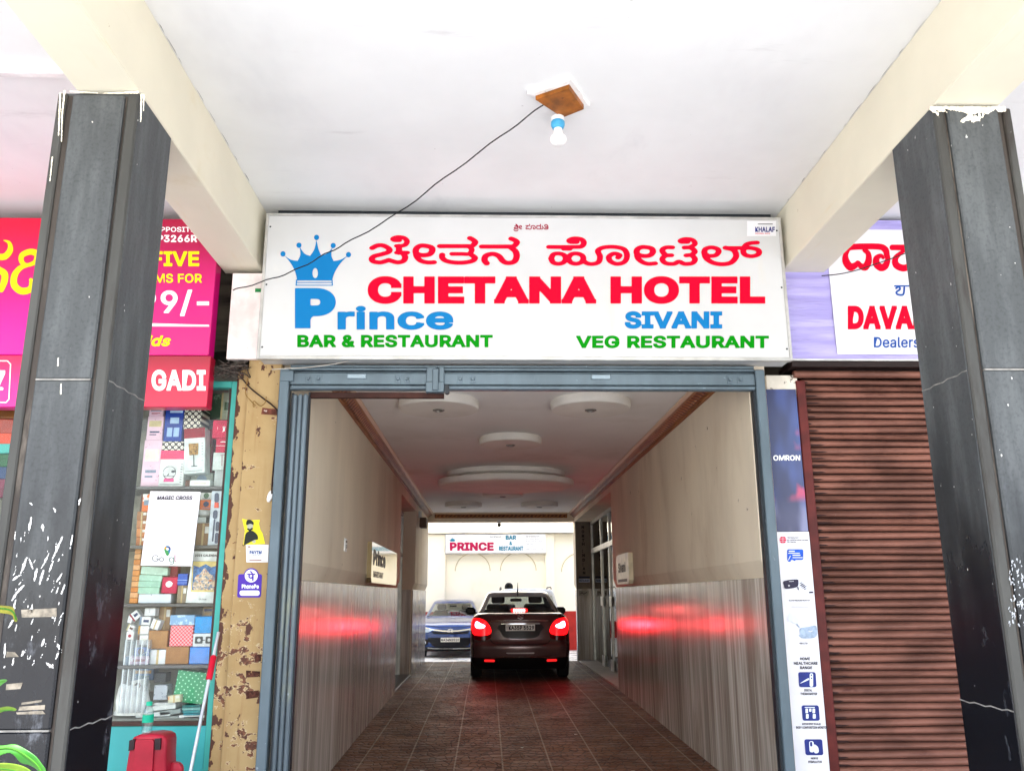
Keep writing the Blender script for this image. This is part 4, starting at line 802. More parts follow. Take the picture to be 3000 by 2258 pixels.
# ================================================================ shop window on the left
teal = mat('teal_paint', '#40a096', .4, var=.1, vs=3, stains=((10, .64, .68, '#2f6a5c'), (3, .6, .8, '#3d9c98')))
WY = 6.22
sw = thing('shop_window', 'teal framed shop showcase with glass front, full of gift boxes', 'shop window', (0, 0, 0))
A = crop(400, 1150, 5.55); B = crop(370, 1430, 4.897); C = crop(340, 1750, 4.382); Dq = crop(300, 2000, 5.53)
fr = MB()
xa, xb = float(onY(*A(1560, 0), WY)[0]), float(onY(*A(1655, 0), WY)[0])
ztop = gz(1119, 660, WY); zb_ = gz(1120+0, 600, WY)
wz0 = float(onY(*C(600, 1640), WY)[2])
fr.box(xa, xb, WY-.03, WY+.05, 0, ztop, .005); fr.box(-4.6, xa, WY-.03, WY+.05, ztop-.05, ztop, .005); fr.box(-4.6, xa, WY-.02, WY+.04, wz0-.001, wz0+.0)
fr.build('frame', teal, sw)
bpn = MB().box(-4.6, xa, WY-.01, WY+.03, 0, wz0-.002, .003); bpn.build('base_panel', mat('teal_board', '#45a8a8', .35, var=.08, vs=2), sw)
wood = mat('dark_frame_wood', '#46302b', .5)
MB().box(-4.6, xa, WY-.02, WY+.05, wz0, wz0+.028, .003).box(xa-.022, xa-.001, WY-.005, WY+.03, wz0+.028, ztop-.05).build('inner_frame', wood, sw)
MB().box(-4.6, xa-.02, WY+.018, WY+.022, wz0+.03, ztop-.05).build('glass_pane', glass('shop_glass', (.97, .99, .98), .012), sw)
GY2 = 6.36     # front of the goods
shz = [float(onY(*A(900, 1560), GY2)[2]), float(onY(*B(1200, 845), GY2)[2]), float(onY(*C(700, 95), GY2)[2]), float(onY(*C(700, 878), GY2)[2]), wz0+.035]
shf = mat('shelf_edge', '#4c4a4a', .4, .2)
for z in shz[:4]: MB().box(-4.5, xa-.025, GY2-.06, 6.72, z-.012, z+.012, .003).build('shelf', shf, sw)
MB().box(-4.5, xa-.02, 6.72, 6.74, .3, 3.3).box(xa-.02, xa+.01, WY+.05, 6.72, .3, 3.3).build('back_panel', mat('showcase_back', '#8b8a80', .7, var=.2), sw)
MB().box(-4.5, xa-.02, WY+.03, 6.72, wz0-.01, wz0+.03).build('floor_panel', mat('showcase_floor', '#9c9a92', .6), sw)

def dots(name, base, spot, scale, r, ringc=None):
    if name in MATS: return MATS[name]
    s = NB(name); v = s.n('ShaderNodeTexVoronoi'); v.voronoi_dimensions = '2D'; v.inputs['Randomness'].default_value = 0.0; v.inputs['Scale'].default_value = scale
    mp = s.n('ShaderNodeMapping'); s.l(s.tc.outputs['Object'], mp.inputs[0]); mp.inputs['Rotation'].default_value = (PI/2, 0, 0)
    m2 = s.n('ShaderNodeMapping'); s.l(mp.outputs[0], m2.inputs[0]); m2.inputs['Rotation'].default_value = (0, 0, PI/4); s.l(m2.outputs[0], v.inputs[0])
    d = v.outputs['Distance']; f = s.ramp(d, r, r*1.12, 1, 0); b = s.mix(f, hx(base), hx(spot))
    if ringc: b = s.mix(s.ramp(d, r*.35, r*.45, 1, 0), b, hx(ringc))
    s.col(b); s.rough(.45); MATS[name] = s.m; return s.m
polka = dots('polka_print', '#3a3432', '#efe9da', 30, .36, '#6b645a')
greendot = dots('green_dot_print', '#0f8a55', '#9fe0bf', 34, .16)
redpat = dots('red_flower_print', '#d4202f', '#f3b6ba', 55, .34, '#d4202f')
def mottled(name, base, spot, sc, lo, hi, rough=.5): return mat(name, base, rough, var=.06, vs=8, stains=((sc, lo, hi, spot),))
pinkm = mottled('pink_floral', '#dcbccb', '#a87c92', 38, .62, .68)
def good(name, label, c, x0, y0, x1, y1, m, depth=.16, Y=GY2, rot=0, z0=None, cat='box', group='boxes in the shop window', z1=None, sink=0):
    """a box whose front face covers the crop rectangle"""
    ym = (y0+y1)/2; xm_ = (x0+x1)/2
    X0, X1 = float(onY(*c(x0, ym), Y)[0]), float(onY(*c(x1, ym), Y)[0]); Z1, Z0 = float(onY(*c(xm_, y0), Y)[2]), float(onY(*c(xm_, y1), Y)[2])
    if z0 is not None: Z0 = z0
    if z1 is not None: Z1 = z1
    o = MB().box(-(X1-X0)/2, (X1-X0)/2, 0, depth, 0, Z1-Z0, .004).build(name, m)
    o.location = ((X0+X1)/2, Y+sink, Z0); o.rotation_euler = (0, rot, 0)
    PLAIN.append(o)
    return tag(o, label, cat, group)
PLAIN = []
def front(o, name, m, fx0, fz0, fx1, fz1, d=.002):
    """printed panel on the front of a box, in fractions of its face"""
    bb = [v.co for v in o.data.vertices]; w = max(v.x for v in bb)*2; h = max(v.z for v in bb)
    return MB().box(-w/2+fx0*w, -w/2+fx1*w, -d, .001, fz0*h, fz1*h).build(name, m, o)
def P_(h, r=.45, **k):
    k.setdefault('stains', ((26, .66, .70, tuple(min(.9, c*1.5+.03) for c in hx(h))), (11, .62, .8, tuple(c*.7 for c in hx(h)))))
    return mat('print_'+h.strip('#'), h, r, var=.12, vs=12, **k)
s1, s2, s3, s4, s5 = [z+.013 for z in shz]
# --- top shelf
b1 = good('gift_box', 'small pale pink box topmost of the pink stack', A, 205, 240, 435, 378, pinkm, z0=None)
good('gift_box', 'pale pink box with a scribbled mark in the middle of the pink stack', A, 170, 380, 430, 768, pinkm)
good('gift_box', 'tall pale pink box at the foot of the pink stack', A, 95, 770, 388, 1540, pinkm, z0=s1)
b4 = good('gift_box', 'royal blue box with pale labels standing on the polka dot box', A, 455, 240, 750, 788, P_('#1d3f97'))
front(b4, 'label_print', P_('#a9c8e6'), .30, .52, .78, .70); front(b4, 'label_print', P_('#bcd7ee'), .25, .84, .95, .90); front(b4, 'label_print', P_('#9cb9dd'), .18, .13, .46, .40); front(b4, 'label_print', P_('#9cb9dd'), .54, .13, .84, .40)
good('gift_box', 'tall black polka dot box beside the royal blue box', A, 770, 240, 1050, 590, polka, .2)
good('gift_box', 'low polka dot box under the royal blue box', A, 412, 790, 765, 940, polka, .17)
b7 = good('gift_box', 'white gift box with a pink lid band and a snow globe picture', A, 375, 940, 775, 1520, P_('#d3d6d4'), z0=s1)
front(b7, 'lid_band', P_('#e2426c'), 0, .76, 1, 1)
def pic(o, name, items, m, d=.004):   # picture drawn on a box front in fractions (0..1, z up)
    bb = [v.co for v in o.data.vertices]; w = max(v.x for v in bb)*2; h = max(v.z for v in bb)
    it = [(k[0], [((p[0]-.5)*w, p[1]*h) for p in k[1]])+tuple(q*w for q in k[2:]) for k in items]
    vs, fs = ink(it, w/36); MB().add([(x, -d, z) for x, z in vs], fs).build(name, m, o)
pic(b7, 'globe_picture', [('p', ell(.42, .39, .27, .18)), ('x', ell(.42, .39, .245, .163)), ('s', [(.24, .30), (.60, .30)], .014), ('s', [(.60, .42), (.54, .42)], .05), ('s', [(.36, .31), (.40, .36)], .02)]+[('s', [(.86, .62-.07*i), (.94, .62-.07*i)], .014) for i in range(8)]+[('s', [(.06, .07), (.94, .07)], .012)], P_('#4a4f55'))
pic(b7, 'globe_base', [('p', [(.20, .14), (.64, .14), (.60, .235), (.24, .235)])], P_('#d8508a'))
b8 = good('gift_box', 'leaning white gift box with a dark red band and a table lamp picture', A, 800, 575, 1140, 1310, P_('#d2dad8'), .14, rot=-.075, Y=GY2-.02)
front(b8, 'lid_band', P_('#8c1524'), 0, .78, 1, 1); pic(b8, 'lamp_shade_picture', [('p', [(.26, .40), (.68, .40), (.70, .66), (.22, .66)])], P_('#a98246', stains=((70, .5, .6, '#5b4120'),)))
pic(b8, 'lamp_stand_picture', [('s', [(.47, .40), (.49, .17)], .022), ('s', [(.36, .155), (.64, .155)], .02)]+[('s', [(.84, .66-.065*i), (.92, .66-.065*i)], .014) for i in range(7)]+[('s', [(.08, .05), (.9, .05)], .012)], P_('#3d4542'))
good('gift_box', 'narrow dark maroon box behind the leaning lamp box', A, 1130, 590, 1235, 1300, mottled('maroon_script', '#6a1526', '#b36a78', 30, .62, .66), .1, Y=GY2+.1)
b10 = good('gift_box', 'square crimson box with small white script, upper of the two crimson boxes', A, 1235, 445, 1515, 735, P_('#cf0f45'))
pic(b10, 'script', [('s', [(.62, .62), (.66, .4), (.62, .35)], .025), ('s', [(.72, .62), (.70, .38)], .025), ('s', [(.3, .6), (.32, .4)], .012)], wht)
b11 = good('gift_box', 'crimson box with a white line, below the square crimson box', A, 1290, 738, 1485, 972, P_('#c50f40'))
pic(b11, 'script', [('s', [(.4, .72), (.6, .74), (.8, .72)], .03), ('s', [(0, .46), (1, .46)], .014)], wht)
b12 = good('gift_box', 'white box with a thin pink figure under the crimson boxes', A, 1240, 972, 1475, 1258, P_('#cfd8d2'))
pic(b12, 'figure_print', [('s', [(.62, .82), (.66, .25)], .03), ('s', [(.5, .84), (.8, .86)], .02), ('s', [(.2, .7), (.24, .3)], .01)], P_('#b08f92'))
good('gift_box', 'plain grey-white box at the foot of the crimson box stack', A, 1262, 1262, 1450, 1520, P_('#b4bab8'), z0=s1)
good('gift_box', 'low white open box at the front of the top shelf', A, 795, 1420, 1195, 1520, P_('#e9efea'), .1, z0=s1, Y=GY2-.03)
good('gift_box', 'grey patterned box behind the low white open box', A, 880, 1300, 1250, 1430, mottled('grey_pattern', '#8f978f', '#dfe4de', 30, .6, .66), .1, z0=s1, Y=GY2+.1)
good('gift_box', 'mossy green wrapped box at the back of the top shelf', A, 1130, 20, 1400, 440, mottled('moss_wrap', '#3f5a47', '#7f9a80', 14, .5, .6), .12, Y=GY2+.2)
good('gift_box', 'tall pale sage panel box next to the teal frame', A, 1375, 0, 1535, 440, P_('#a9b59d'), .12, Y=GY2+.1)
# --- second shelf
good('gift_box', 'orange and white box beside the poster on the second shelf', B, 205, 80, 345, 330, mat('orange_pack', '#e2722f', .45, var=.1, stains=((7, .55, .6, '#eef0ea'),)), Y=GY2)
for i, h in enumerate(('#9a6a45', '#b5774c', '#c9814c', '#b06a3c')):
    good('gift_box', ('topmost', 'second', 'third', 'lowest')[i]+' brown-orange carton between the pillar and the poster, second shelf', B, 150-i*4, 330+i*122, 300-i*8, 450+i*122, P_(h), .14, z0=s2 if i == 3 else None)
good('gift_box', 'white box peeping out above the orange box with a round picture', B, 1060, 60, 1240, 162, P_('#d9d9d0'), .1)
good('gift_box', 'orange box with a round picture beside the poster', B, 1055, 166, 1238, 302, mat('orange_round', '#e8702e', .45, var=.1, stains=((10, .58, .62, '#f0a95e'),)), .1)
st_ = thing('bowl_stack', 'stack of white bowls beside the poster in the showcase', 'bowls', tuple(onY(*B(1125, 405), GY2+.08)))
for k in range(3): MB().lathe([(.012, .0), (.03, .002), (.048, .018), (.05, .03), (.046, .03), (.028, .008), (0, .006)], (0, 0, .018*k), 24).build('bowl', mat('bowl_white', '#eceeea', .25, var=0), st_)
b = good('gift_box', 'small grey-white box with a black end, under the white bowls', B, 1022, 412, 1208, 495, P_('#c5cbc6'), .1); front(b, 'black_end', P_('#1f211f'), .66, 0, 1, 1)
good('gift_box', 'brown cardboard carton under the small black-ended box', B, 1000, 500, 1200, 800, mat('kraft', '#8d6a48', .7, var=.1, stains=((6, .62, .66, '#d8c7ae', (3, 1, .6)),)), .14, z0=s2)
b = good('gift_box', 'tall white box with a blue-grey tower picture next to the teal frame', B, 1195, 35, 1395, 800, P_('#c9d3dc'), .12, z0=s2, Y=GY2-.03)
pic(b, 'tower_picture', [('s', [(.4, .92), (.42, .82)], .16), ('s', [(.40, .60), (.40, .52)], .16), ('s', [(.38, .46), (.36, .08)], .06), ('s', [(.62, .40), (.62, .28)], .12), ('s', [(.62, .2), (.62, .06)], .12)], P_('#4d566e')); pic(b, 'red_flag_picture', [('p', [(.28, .68), (.62, .68), (.58, .78), (.28, .79)])], P_('#e0563c'))
# --- third shelf
for i in range(10):
    good('book', 'orange spined book '+('on top', 'second from the top', 'third from the top', 'fourth from the top', 'just above the middle', 'just below the middle', 'fourth from the bottom', 'third from the bottom', 'second from the bottom', 'at the bottom')[i]+' of the stack on the third shelf', B, 122-i*9, 862+i*79, 215-i*6, 936+i*79, P_(('#c98a50', '#d39c68', '#c67c3c', '#d8a070', '#cf8848')[i % 5]), .14, z0=s3 if i == 9 else None, cat='book', group='orange books in the showcase')
for i, (xa_, xb_, y0, y1, r) in enumerate(((205, 595, 1125, 1240, .06), (180, 510, 1242, 1330, .05), (165, 490, 1330, 1420, .03), (162, 470, 1422, 1512, .02))):
    good('gift_box', 'mint green flat box, '+('topmost and longest of its stack', 'second from the top of its stack', 'third from the top of its stack', 'lowest of its stack')[i], B, xa_, y0, xb_, y1, P_(('#b7d2bf', '#a9cdb8', '#9cc3ae', '#a5cab4')[i]), .14, rot=r)
good('gift_box', 'white box with dark speckles under the mint green boxes', B, 172, 1515, 640, 1655, mottled('speckle', '#d5dbe2', '#4f5560', 20, .64, .67), .14, z0=s3)
b = good('gift_box', 'crimson gift bag box with a white motif on the third shelf', B, 505, 1270, 725, 1505, P_('#bf1d4a'), .08, rot=.03); pic(b, 'motif', [('p', ell(.48, .56, .22, .19)), ('x', ell(.48, .56, .08, .06)), ('s', [(.3, .5), (.7, .62)], .03)], wht)
good('gift_box', 'dark red bag behind the crimson motif box', B, 600, 1115, 738, 1272, P_('#8a2033'), .06, Y=GY2+.05)
b = good('gift_box', 'small blue box with pale stripes on the third shelf', B, 735, 1222, 880, 1390, P_('#2a57b4'), .1); front(b, 'stripe', P_('#9db7e2'), 0, .42, 1, .47); front(b, 'stripe', P_('#7e9bd0'), 0, .20, 1, .24)
good('gift_box', 'tall brown carton under the small blue box', B, 728, 1392, 868, 1658, P_('#8f7f6a'), .1, z0=s3)
cal = thing('wall_calendar', 'calendar with a colourful arched picture standing on the third shelf', 'calendar', (0, 0, 0)); cy_ = 6.33; CP = planeY(cy_)
MB().add([CP(*B(*p)) for p in ((960, 900), (1335, 905), (1275, 1645), (850, 1640))], [(0, 1, 2, 3)]).build('paper', P_('#dcdedb'), cal)
MB().add([planeY(cy_-.002)(*B(*p)) for p in ((950, 1040), (1325, 1045), (1290, 1480), (922, 1480))], [(0, 1, 2, 3)]).build('picture_ground', mat('calendar_blue', '#3d6fa8', .4, var=.3, vs=30, stains=((22, .55, .6, '#274a86'),)), cal)
cp3 = planeY(cy_-.004)
print_on('arch_picture', [('p', [B(*p) for p in ((955, 1045), (1325, 1045), (1318, 1100), (1220, 1130), (1140, 1085), (1050, 1130), (955, 1100))]), ('s', [B(940, 1470), B(1285, 1470)], 2.4), ('s', [B(935, 1460), B(955, 1110)], 1.5)], cp3, P_('#d9c27a'), cal, .9)
print_on('figures_picture', [('p', [B(*p) for p in smooth([(960, 1440), (985, 1280), (1060, 1220), (1130, 1140), (1190, 1220), (1260, 1270), (1290, 1430), (1180, 1460), (1050, 1455)], 3, True)])], cp3, mat('figures_print', '#cdb59c', .4, var=.3, vs=40, stains=((45, .52, .56, '#6d7f96'), (38, .58, .62, '#b5704e'))), cal, .9)
m_ = MB(); letters(m_, '2023 CALENDAR', planeY(cy_-.003), *B(985, 945), *B(1325, 978), bold=.03); letters(m_, 'Gift House', planeY(cy_-.003), *B(1040, 1575), *B(1150, 1600), bold=.0); m_.build('lettering', ink_d, cal)
# --- fourth shelf
small = [(365, 130, 505, 235, 0), (300, 245, 440, 352, .05), (283, 362, 420, 470, .03), (275, 480, 410, 605, 0), (228, 160, 335, 270, -.7), (432, 275, 542, 405, .3), (140, 225, 200, 325, .2), (128, 345, 215, 432, .4), (128, 432, 225, 560, 0)]
names = ('topmost plain white cube box', 'second white cube box from the top', 'third white cube box from the top', 'lowest white cube box with a triangle print', 'small white box tipped on its corner', 'small white box leaning against the kraft carton', 'small pinkish-white box at the pillar edge', 'small tipped white box at the pillar edge', 'white box with a printed edge at the pillar side')
for (a, b0, a2, b3, r), n in zip(small, names): good('small_box', n+' on the fourth shelf', C, a, b0, a2, b3, P_('#dedcda', stains=((25, .64, .67, '#7d7a78'),)), .07, rot=r, group='small white boxes')
good('gift_box', 'tall kraft carton behind the small white boxes', C, 548, 108, 700, 415, P_('#a07c50'), .1, Y=GY2+.08)
good('gift_box', 'kraft carton between the white cubes and the red flowered box', C, 412, 420, 660, 655, P_('#a0703c'), .15)
good('gift_box', 'white box with a clear wrapper under a kraft carton', C, 432, 668, 635, 862, P_('#dedee0'), .12, z0=s4)
good('gift_box', 'blue, green and white packet at the pillar side of the fourth shelf', C, 232, 640, 412, 750, mottled('blue_packet', '#6f86c4', '#d7dcc6', 12, .5, .55), .08)
good('gift_box', 'pink and white patterned packet low on the fourth shelf', C, 120, 752, 415, 862, mottled('pink_packet', '#d3b3c8', '#efe4e8', 16, .5, .55), .1, z0=s4)
good('gift_box', 'pale blue patterned box on top of the red flowered box', C, 690, 222, 1010, 352, mottled('pale_blue_pattern', '#7fa3c6', '#bcd2e2', 24, .52, .58), .15)
good('gift_box', 'red box with white flower rings on the fourth shelf', C, 690, 356, 985, 624, redpat, .15)
good('gift_box', 'kraft carton below the red flowered box', C, 632, 628, 932, 862, P_('#9c6a38'), .15, z0=s4)
good('gift_box', 'bright plain blue box above the camera picture box', C, 1010, 240, 1252, 456, P_('#1590d6', .25), .15)
b = good('gift_box', 'grey-white box with camera pictures between two blue boxes', C, 985, 460, 1235, 628, P_('#d6d8d8'), .15)
pic(b, 'camera_picture', [('p', rrect(.12, .24, .52, .78, .06)), ('p', rrect(.66, .24, .98, .78, .06)), ('x', ell(.32, .5, .09, .14)), ('x', ell(.84, .5, .08, .14)), ('s', [(.55, .5), (.62, .5)], .02)], P_('#4d4f4d'))
good('gift_box', 'shiny wrapped blue box under the camera picture box', C, 940, 634, 1225, 862, mat('shiny_blue', '#1478d2', .15, var=.15, vs=9, stains=((8, .6, .64, '#9fd2f5', (2, 1, .8)),)), .15, z0=s4)
good('gift_box', 'brown paper box at the back of the fourth shelf by the teal frame', C, 1112, 120, 1252, 240, P_('#9a876b'), .08, Y=GY2+.1)
# --- bottom of the showcase
good('gift_box', 'large tilted green box with white dots at the bottom of the showcase', C, 735, 945, 1140, 1350, greendot, .12, rot=.11, z0=None)
good('gift_box', 'small tilted white box near the striped plastic at the bottom of the showcase', C, 210, 1050, 385, 1215, P_('#d8d6cc'), .09, rot=-.2)
good('gift_box', 'plain pale grey box standing beside the green dotted box', C, 482, 1120, 655, 1312, mottled('grey_mottle', '#a7abb3', '#6c7078', 30, .56, .6), .1)
good('gift_box', 'small carton with a fruit picture in front of the green dotted box', C, 668, 1250, 830, 1345, mat('fruit_pack', '#cfc9a8', .45, var=.1, stains=((16, .55, .58, '#d9772c'),)), .07, rot=-.08, Y=GY2-.05)
good('gift_box', 'dark grey bundle above the plain pale grey box', C, 488, 965, 640, 1090, P_('#3c3f42'), .1, Y=GY2+.06)
good('gift_box', 'brownish carton at the bottom beside the striped plastic', C, 240, 1215, 425, 1340, P_('#8d8674'), .1, Y=GY2+.05)
good('gift_box', 'dim blue-grey box at the back of the bottom shelf', C, 215, 900, 480, 1060, P_('#5a6f8c'), .1, Y=GY2+.15)
for i, (xa_, xb_, y0, y1, h, r) in enumerate(((470, 765, 1375, 1440, '#d2d4d0', -.09), (250, 700, 1470, 1530, '#c3c6c4', -.05), (300, 800, 1535, 1580, '#8f938f', -.06), (120, 480, 1395, 1465, '#d9dad6', .02), (560, 830, 1440, 1500, '#8a9390', -.12), (480, 760, 1345, 1378, '#b7bab8', -.04))):
    good('flat_box', ('uppermost pale flat box', 'long grey flat box in the middle', 'lowest dark grey flat box', 'pale flat box behind the bottle', 'grey-green slanted flat box', 'thin flat box on top')[i]+' of the heap at the bottom of the showcase', C, xa_, y0, xb_, y1, P_(h), .14, rot=r, group='flat boxes heaped at the bottom')
for i in range(5): good('tray', ('topmost', 'second', 'third', 'fourth', 'lowest')[i]+' teal tray of the pile under the green dotted box', C, 845+4*i, 1375+36*i, 1085-3*i, 1408+36*i, P_(('#2f6f6c', '#7fb4ae', '#3c8f93', '#2a7f8c', '#a9b8b4')[i]), .15, cat='tray', group='teal trays', rot=-.02)
good('flat_box', 'white slab under the teal trays', C, 800, 1570, 1150, 1605, P_('#cfcfcb'), .14, z0=s5, group='flat boxes heaped at the bottom')
# printed bands, seals and stickers on the boxes that have no picture of their own
Rg = random.Random(8); pcols = ('#c9b98a', '#2f3a5c', '#9c2a3a', '#d9d4c6', '#4c6a4a', '#b98a3a', '#7a8a9c', '#5c3a2a')
for o in PLAIN:
    if o.children or o.name.startswith(('book', 'tray', 'flat')): continue
    bb = [v.co for v in o.data.vertices]; w = max(v.x for v in bb)*2; h = max(v.z for v in bb)
    if any(k in o['label'] for k in ('plain', 'mint', 'dots', 'dot box', 'flower', 'shiny', 'wrapped', 'slab', 'moss', 'bag', 'bundle')): continue
    kraft = any(k in o['label'] for k in ('kraft', 'carton', 'cardboard'))
    if kraft: front(o, 'packing_tape', P_('#c2a878', .25), .42, 0, .56, 1); front(o, 'paper_label', P_('#d8d5cc'), .62, .55, .92, .85); continue
    if w < .045: continue
    t = Rg.random(); c1 = P_(Rg.choice(pcols)); c2 = P_(Rg.choice(pcols))
    if t < .4: front(o, 'label_print', c1, .12, .55, .88, .8); front(o, 'line_print', c2, .2, .3, .8, .36); front(o, 'line_print', c2, .2, .2, .62, .24)
    elif t < .7: front(o, 'side_band', c1, 0, 0, .18, 1); front(o, 'label_print', c2, .35, .35, .85, .65)
    else: pic(o, 'round_print', [('p', ell(.5, .55, .22, .22*w/h))], c1); front(o, 'line_print', c2, .2, .12, .8, .18)
# striped clear plastic sheet hanging at the pillar side and a white bag
s = NB('striped_plastic'); f = s.math('FRACT', s.math('MULTIPLY', s.axis(0), 26)); s.col(s.mix(s.ramp(f, .45, .55), hx('#dfe3e6'), hx('#8796a2'))); s.rough(.2); tr_ = s.n('ShaderNodeBsdfTransparent'); mx_ = s.n('ShaderNodeMixShader'); s.l(s.ramp(f, .12, .2, .8, .22), mx_.inputs[0]); s.l(tr_.outputs[0], mx_.inputs[1]); s.l(s.b.outputs[0], mx_.inputs[2]); s.l(mx_.outputs[0], s.out.inputs[0]); MATS['striped_plastic'] = s.m
q0 = onY(*C(240, 540), GY2-.04); q1 = onY(*C(60, 1480), GY2-.04)
ps_ = MB(); rows = []
for i in range(8):
    z = q1[2]+(q0[2]-q1[2])*i/7; rows.append([(q1[0]-.02+(.19)*j/16, GY2-.045+.006*math.sin(j*1.6), z) for j in range(17)])
ps_.grid(rows); pso = ps_.build('plastic_sheet', MATS['striped_plastic']); so2 = pso.modifiers.new('thick', 'SOLIDIFY'); so2.thickness = .002
tag(pso, 'striped clear plastic sheet hanging in the showcase beside the stone pillar', 'plastic sheet')
bag = MB(); rows = []
for i in range(7):
    t = i/6; rows.append([(float(onY(*C(175, 1500), GY2)[0])+(.13-.03*t)*math.cos(a)*(1+.08*math.sin(3*a+i)), GY2+.04+.05*math.sin(a), s5+.20*t+.01*math.sin(5*a)*t) for a in [2*PI*k/20 for k in range(21)]])
bag.grid(rows); tag(bag.build('white_bag', P_('#dddbd6')), 'crumpled white bag in the bottom corner of the showcase', 'bag')
# poster stuck on the glass
po = thing('glass_poster', 'white paper poster with italic heading and a map pin, stuck on the showcase glass', 'poster', (0, 0, 0)); GP = planeY(WY+.012)
MB().add([GP(*B(*p)) for p in ((345, 40), (1068, 50), (942, 1115), (205, 1105))], [(0, 1, 2, 3)]).build('paper', mat('poster_paper', '#e9e6ec', .6, var=.02), po)
GQ = planeY(WY+.009); m_ = MB(); letters(m_, 'MAGIC CROSS', GQ, *B(438, 108), *B(950, 166), bold=.032, shear=.25); m_.build('heading', mat('poster_ink', '#2b2836', .5, var=0), po)
m_ = MB(); m_.m(0)
for ch, x0_, y0_, x1_, y1_, k in (('G', 368, 955, 465, 1050, 0), ('o', 472, 985, 538, 1050, 0), ('o', 546, 985, 608, 1050, 1), ('g', 612, 985, 684, 1092, 2), ('l', 692, 952, 714, 1055, 3), ('e', 722, 985, 775, 1050, 1)):
    m_.m(k); letters(m_, ch, GQ, *B(x0_, y0_), *B(x1_, y1_), bold=-.004)
m_.build('logo_lettering', [P_('#6d7470'), P_('#dcd9d4'), P_('#7d9a88'), P_('#a04a5a')], po)
pinm = [P_('#2f6f9a'), P_('#3d8a4a'), P_('#c9962c'), P_('#3a2a6a')]
pm = MB(); pc_ = (590, 870)
for k in range(24):
    a0, a1 = 2*PI*k/24, 2*PI*(k+1)/24; pm.m((0, 1, 1, 2, 0, 3)[k//4 % 6])
    f = lambda a, r: (pc_[0]+r*math.cos(a), pc_[1]+r*math.sin(a)+(52*max(0, math.sin(a))**3 if r > 30 else 0))
    pm.add([GQ(*B(*f(a0, 20))), GQ(*B(*f(a1, 20))), GQ(*B(*f(a1, 47))), GQ(*B(*f(a0, 47)))], [(0, 1, 2, 3)])
pm.build('map_pin', pinm, po)
# goods of the shop seen left of the first pillar
LYg = 6.3; L5 = crop(0, 1150, 4.757)
fm = MB().box(-4.6, onY(*L5(170, 800), LYg)[0]+.4, LYg-.02, LYg+.3, float(onY(*L5(60, 850), LYg)[2]), float(onY(*L5(60, 715), LYg)[2]), .004)
tag(fm.build('teal_ledge', teal), 'teal shelf ledge showing beyond the paint-splashed pillar', 'shelf')
for n, y0, y1, h, lab in (('gift_box', 225, 360, '#7a4a22', 'dark brown box directly under the pink sign strip'), ('gift_box', 365, 560, '#a5402c', 'rust red box under the dark brown one beyond the pillar'), ('gift_box', 562, 712, '#d94a26', 'orange red box standing on the teal ledge'), ('gift_box', 855, 1030, '#1e5a34', 'dark green box just below the teal ledge'), ('gift_box', 1032, 1200, '#27406a', 'dark blue speckled box under the dark green one'), ('gift_box', 1202, 1460, '#6a1f3c', 'dark maroon box lowest beyond the paint-splashed pillar')):
    good(n, lab, L5, -320, y0, 230-(y0*.12), y1, mat('left_'+h[1:], h, .4, var=.15, stains=((18, .68, .7, '#c9b9b0'),)), .12, Y=LYg-.02, group='boxes beyond the pillar')

# ================================================================ things in front of the shop: red stool back, bottle, mop, plant
redp = mat('red_plastic', '#a81f34', .35, var=.12, vs=6)
BY = 5.75; BPp = planeY(BY)
rc = thing('plastic_case', 'upright red plastic luggage case with dark corner grips below the showcase', 'case', (0, 0, 0))
out = [(345, 1427), (400, 1090), (420, 960), (470, 890), (560, 850), (800, 835), (930, 848), (1000, 890), (1020, 970), (1005, 1200), (1010, 1427)]
xl0, xr0 = onY(*Dq(330, 1427), BY)[0], onY(*Dq(1012, 1427), BY)[0]
pr_ = [(float(onY(*Dq(*p), BY)[0]), float(onY(*Dq(*p), BY)[2])) for p in out]; zlow = pr_[0][1]
pr2 = [(pr_[0][0]-.03, .02)]+pr_+[(pr_[-1][0]+.0, .02)]
body = MB().prism(pr2, BY+.02, BY+.22); shl = body.build('shell', redp, rc); bvm = shl.modifiers.new('edge', 'BEVEL'); bvm.width = .022; bvm.segments = 4; bvm.angle_limit = 1.2; shl.data.shade_smooth()
cen = [(535, 925), (820, 918), (835, 1000), (800, 1427), (560, 1427)]
c_ = [(float(onY(*Dq(*p), BY)[0]), float(onY(*Dq(*p), BY)[2])) for p in [(530, 960), (555, 920), (800, 915), (832, 950), (835, 1427), (520, 1427)]]
c_[-2] = (c_[-2][0], .03); c_[-1] = (c_[-1][0], .03)
MB().prism(c_, BY-.0, BY+.021).build('ridge', redp, rc)
bk_ = mat('black_grip', '#2a1a20', .4)
for qd in (((430, 930), (520, 900), (500, 1080), (415, 1100)), ((838, 905), (940, 895), (930, 1080), (845, 1085))):
    MB().prism([(float(onY(*Dq(*p), BY)[0]), float(onY(*Dq(*p), BY)[2])) for p in qd], BY+.004, BY+.0205).build('corner_grip', bk_, rc)
MB().lathe([(.03, 0), (.05, .01), (.05, .05), (.03, .06)], (float(onY(*Dq(1060, 1410), BY)[0]), BY+.1, float(onY(*Dq(1060, 1420), BY)[2])-.02), 20, 'y').build('wheel', redp, rc)
zt2 = float(onY(*Dq(690, 900), BY+.09)[2]); zcap = float(onY(*Dq(740, 300), BY+.09)[2]); hb2 = zcap-zt2; xbt = float(onY(*Dq(690, 880), BY+.09)[0])
ztp = max(p[1] for p in pr_)
bo = thing('water_bottle', 'clear water bottle with a green cap and green label standing on the red case', 'bottle', (xbt+.008, BY+.09, ztp+.001)); hb2 = zcap-ztp
pb = mat('bottle_plastic', '#dfe8e6', .1, var=0); 
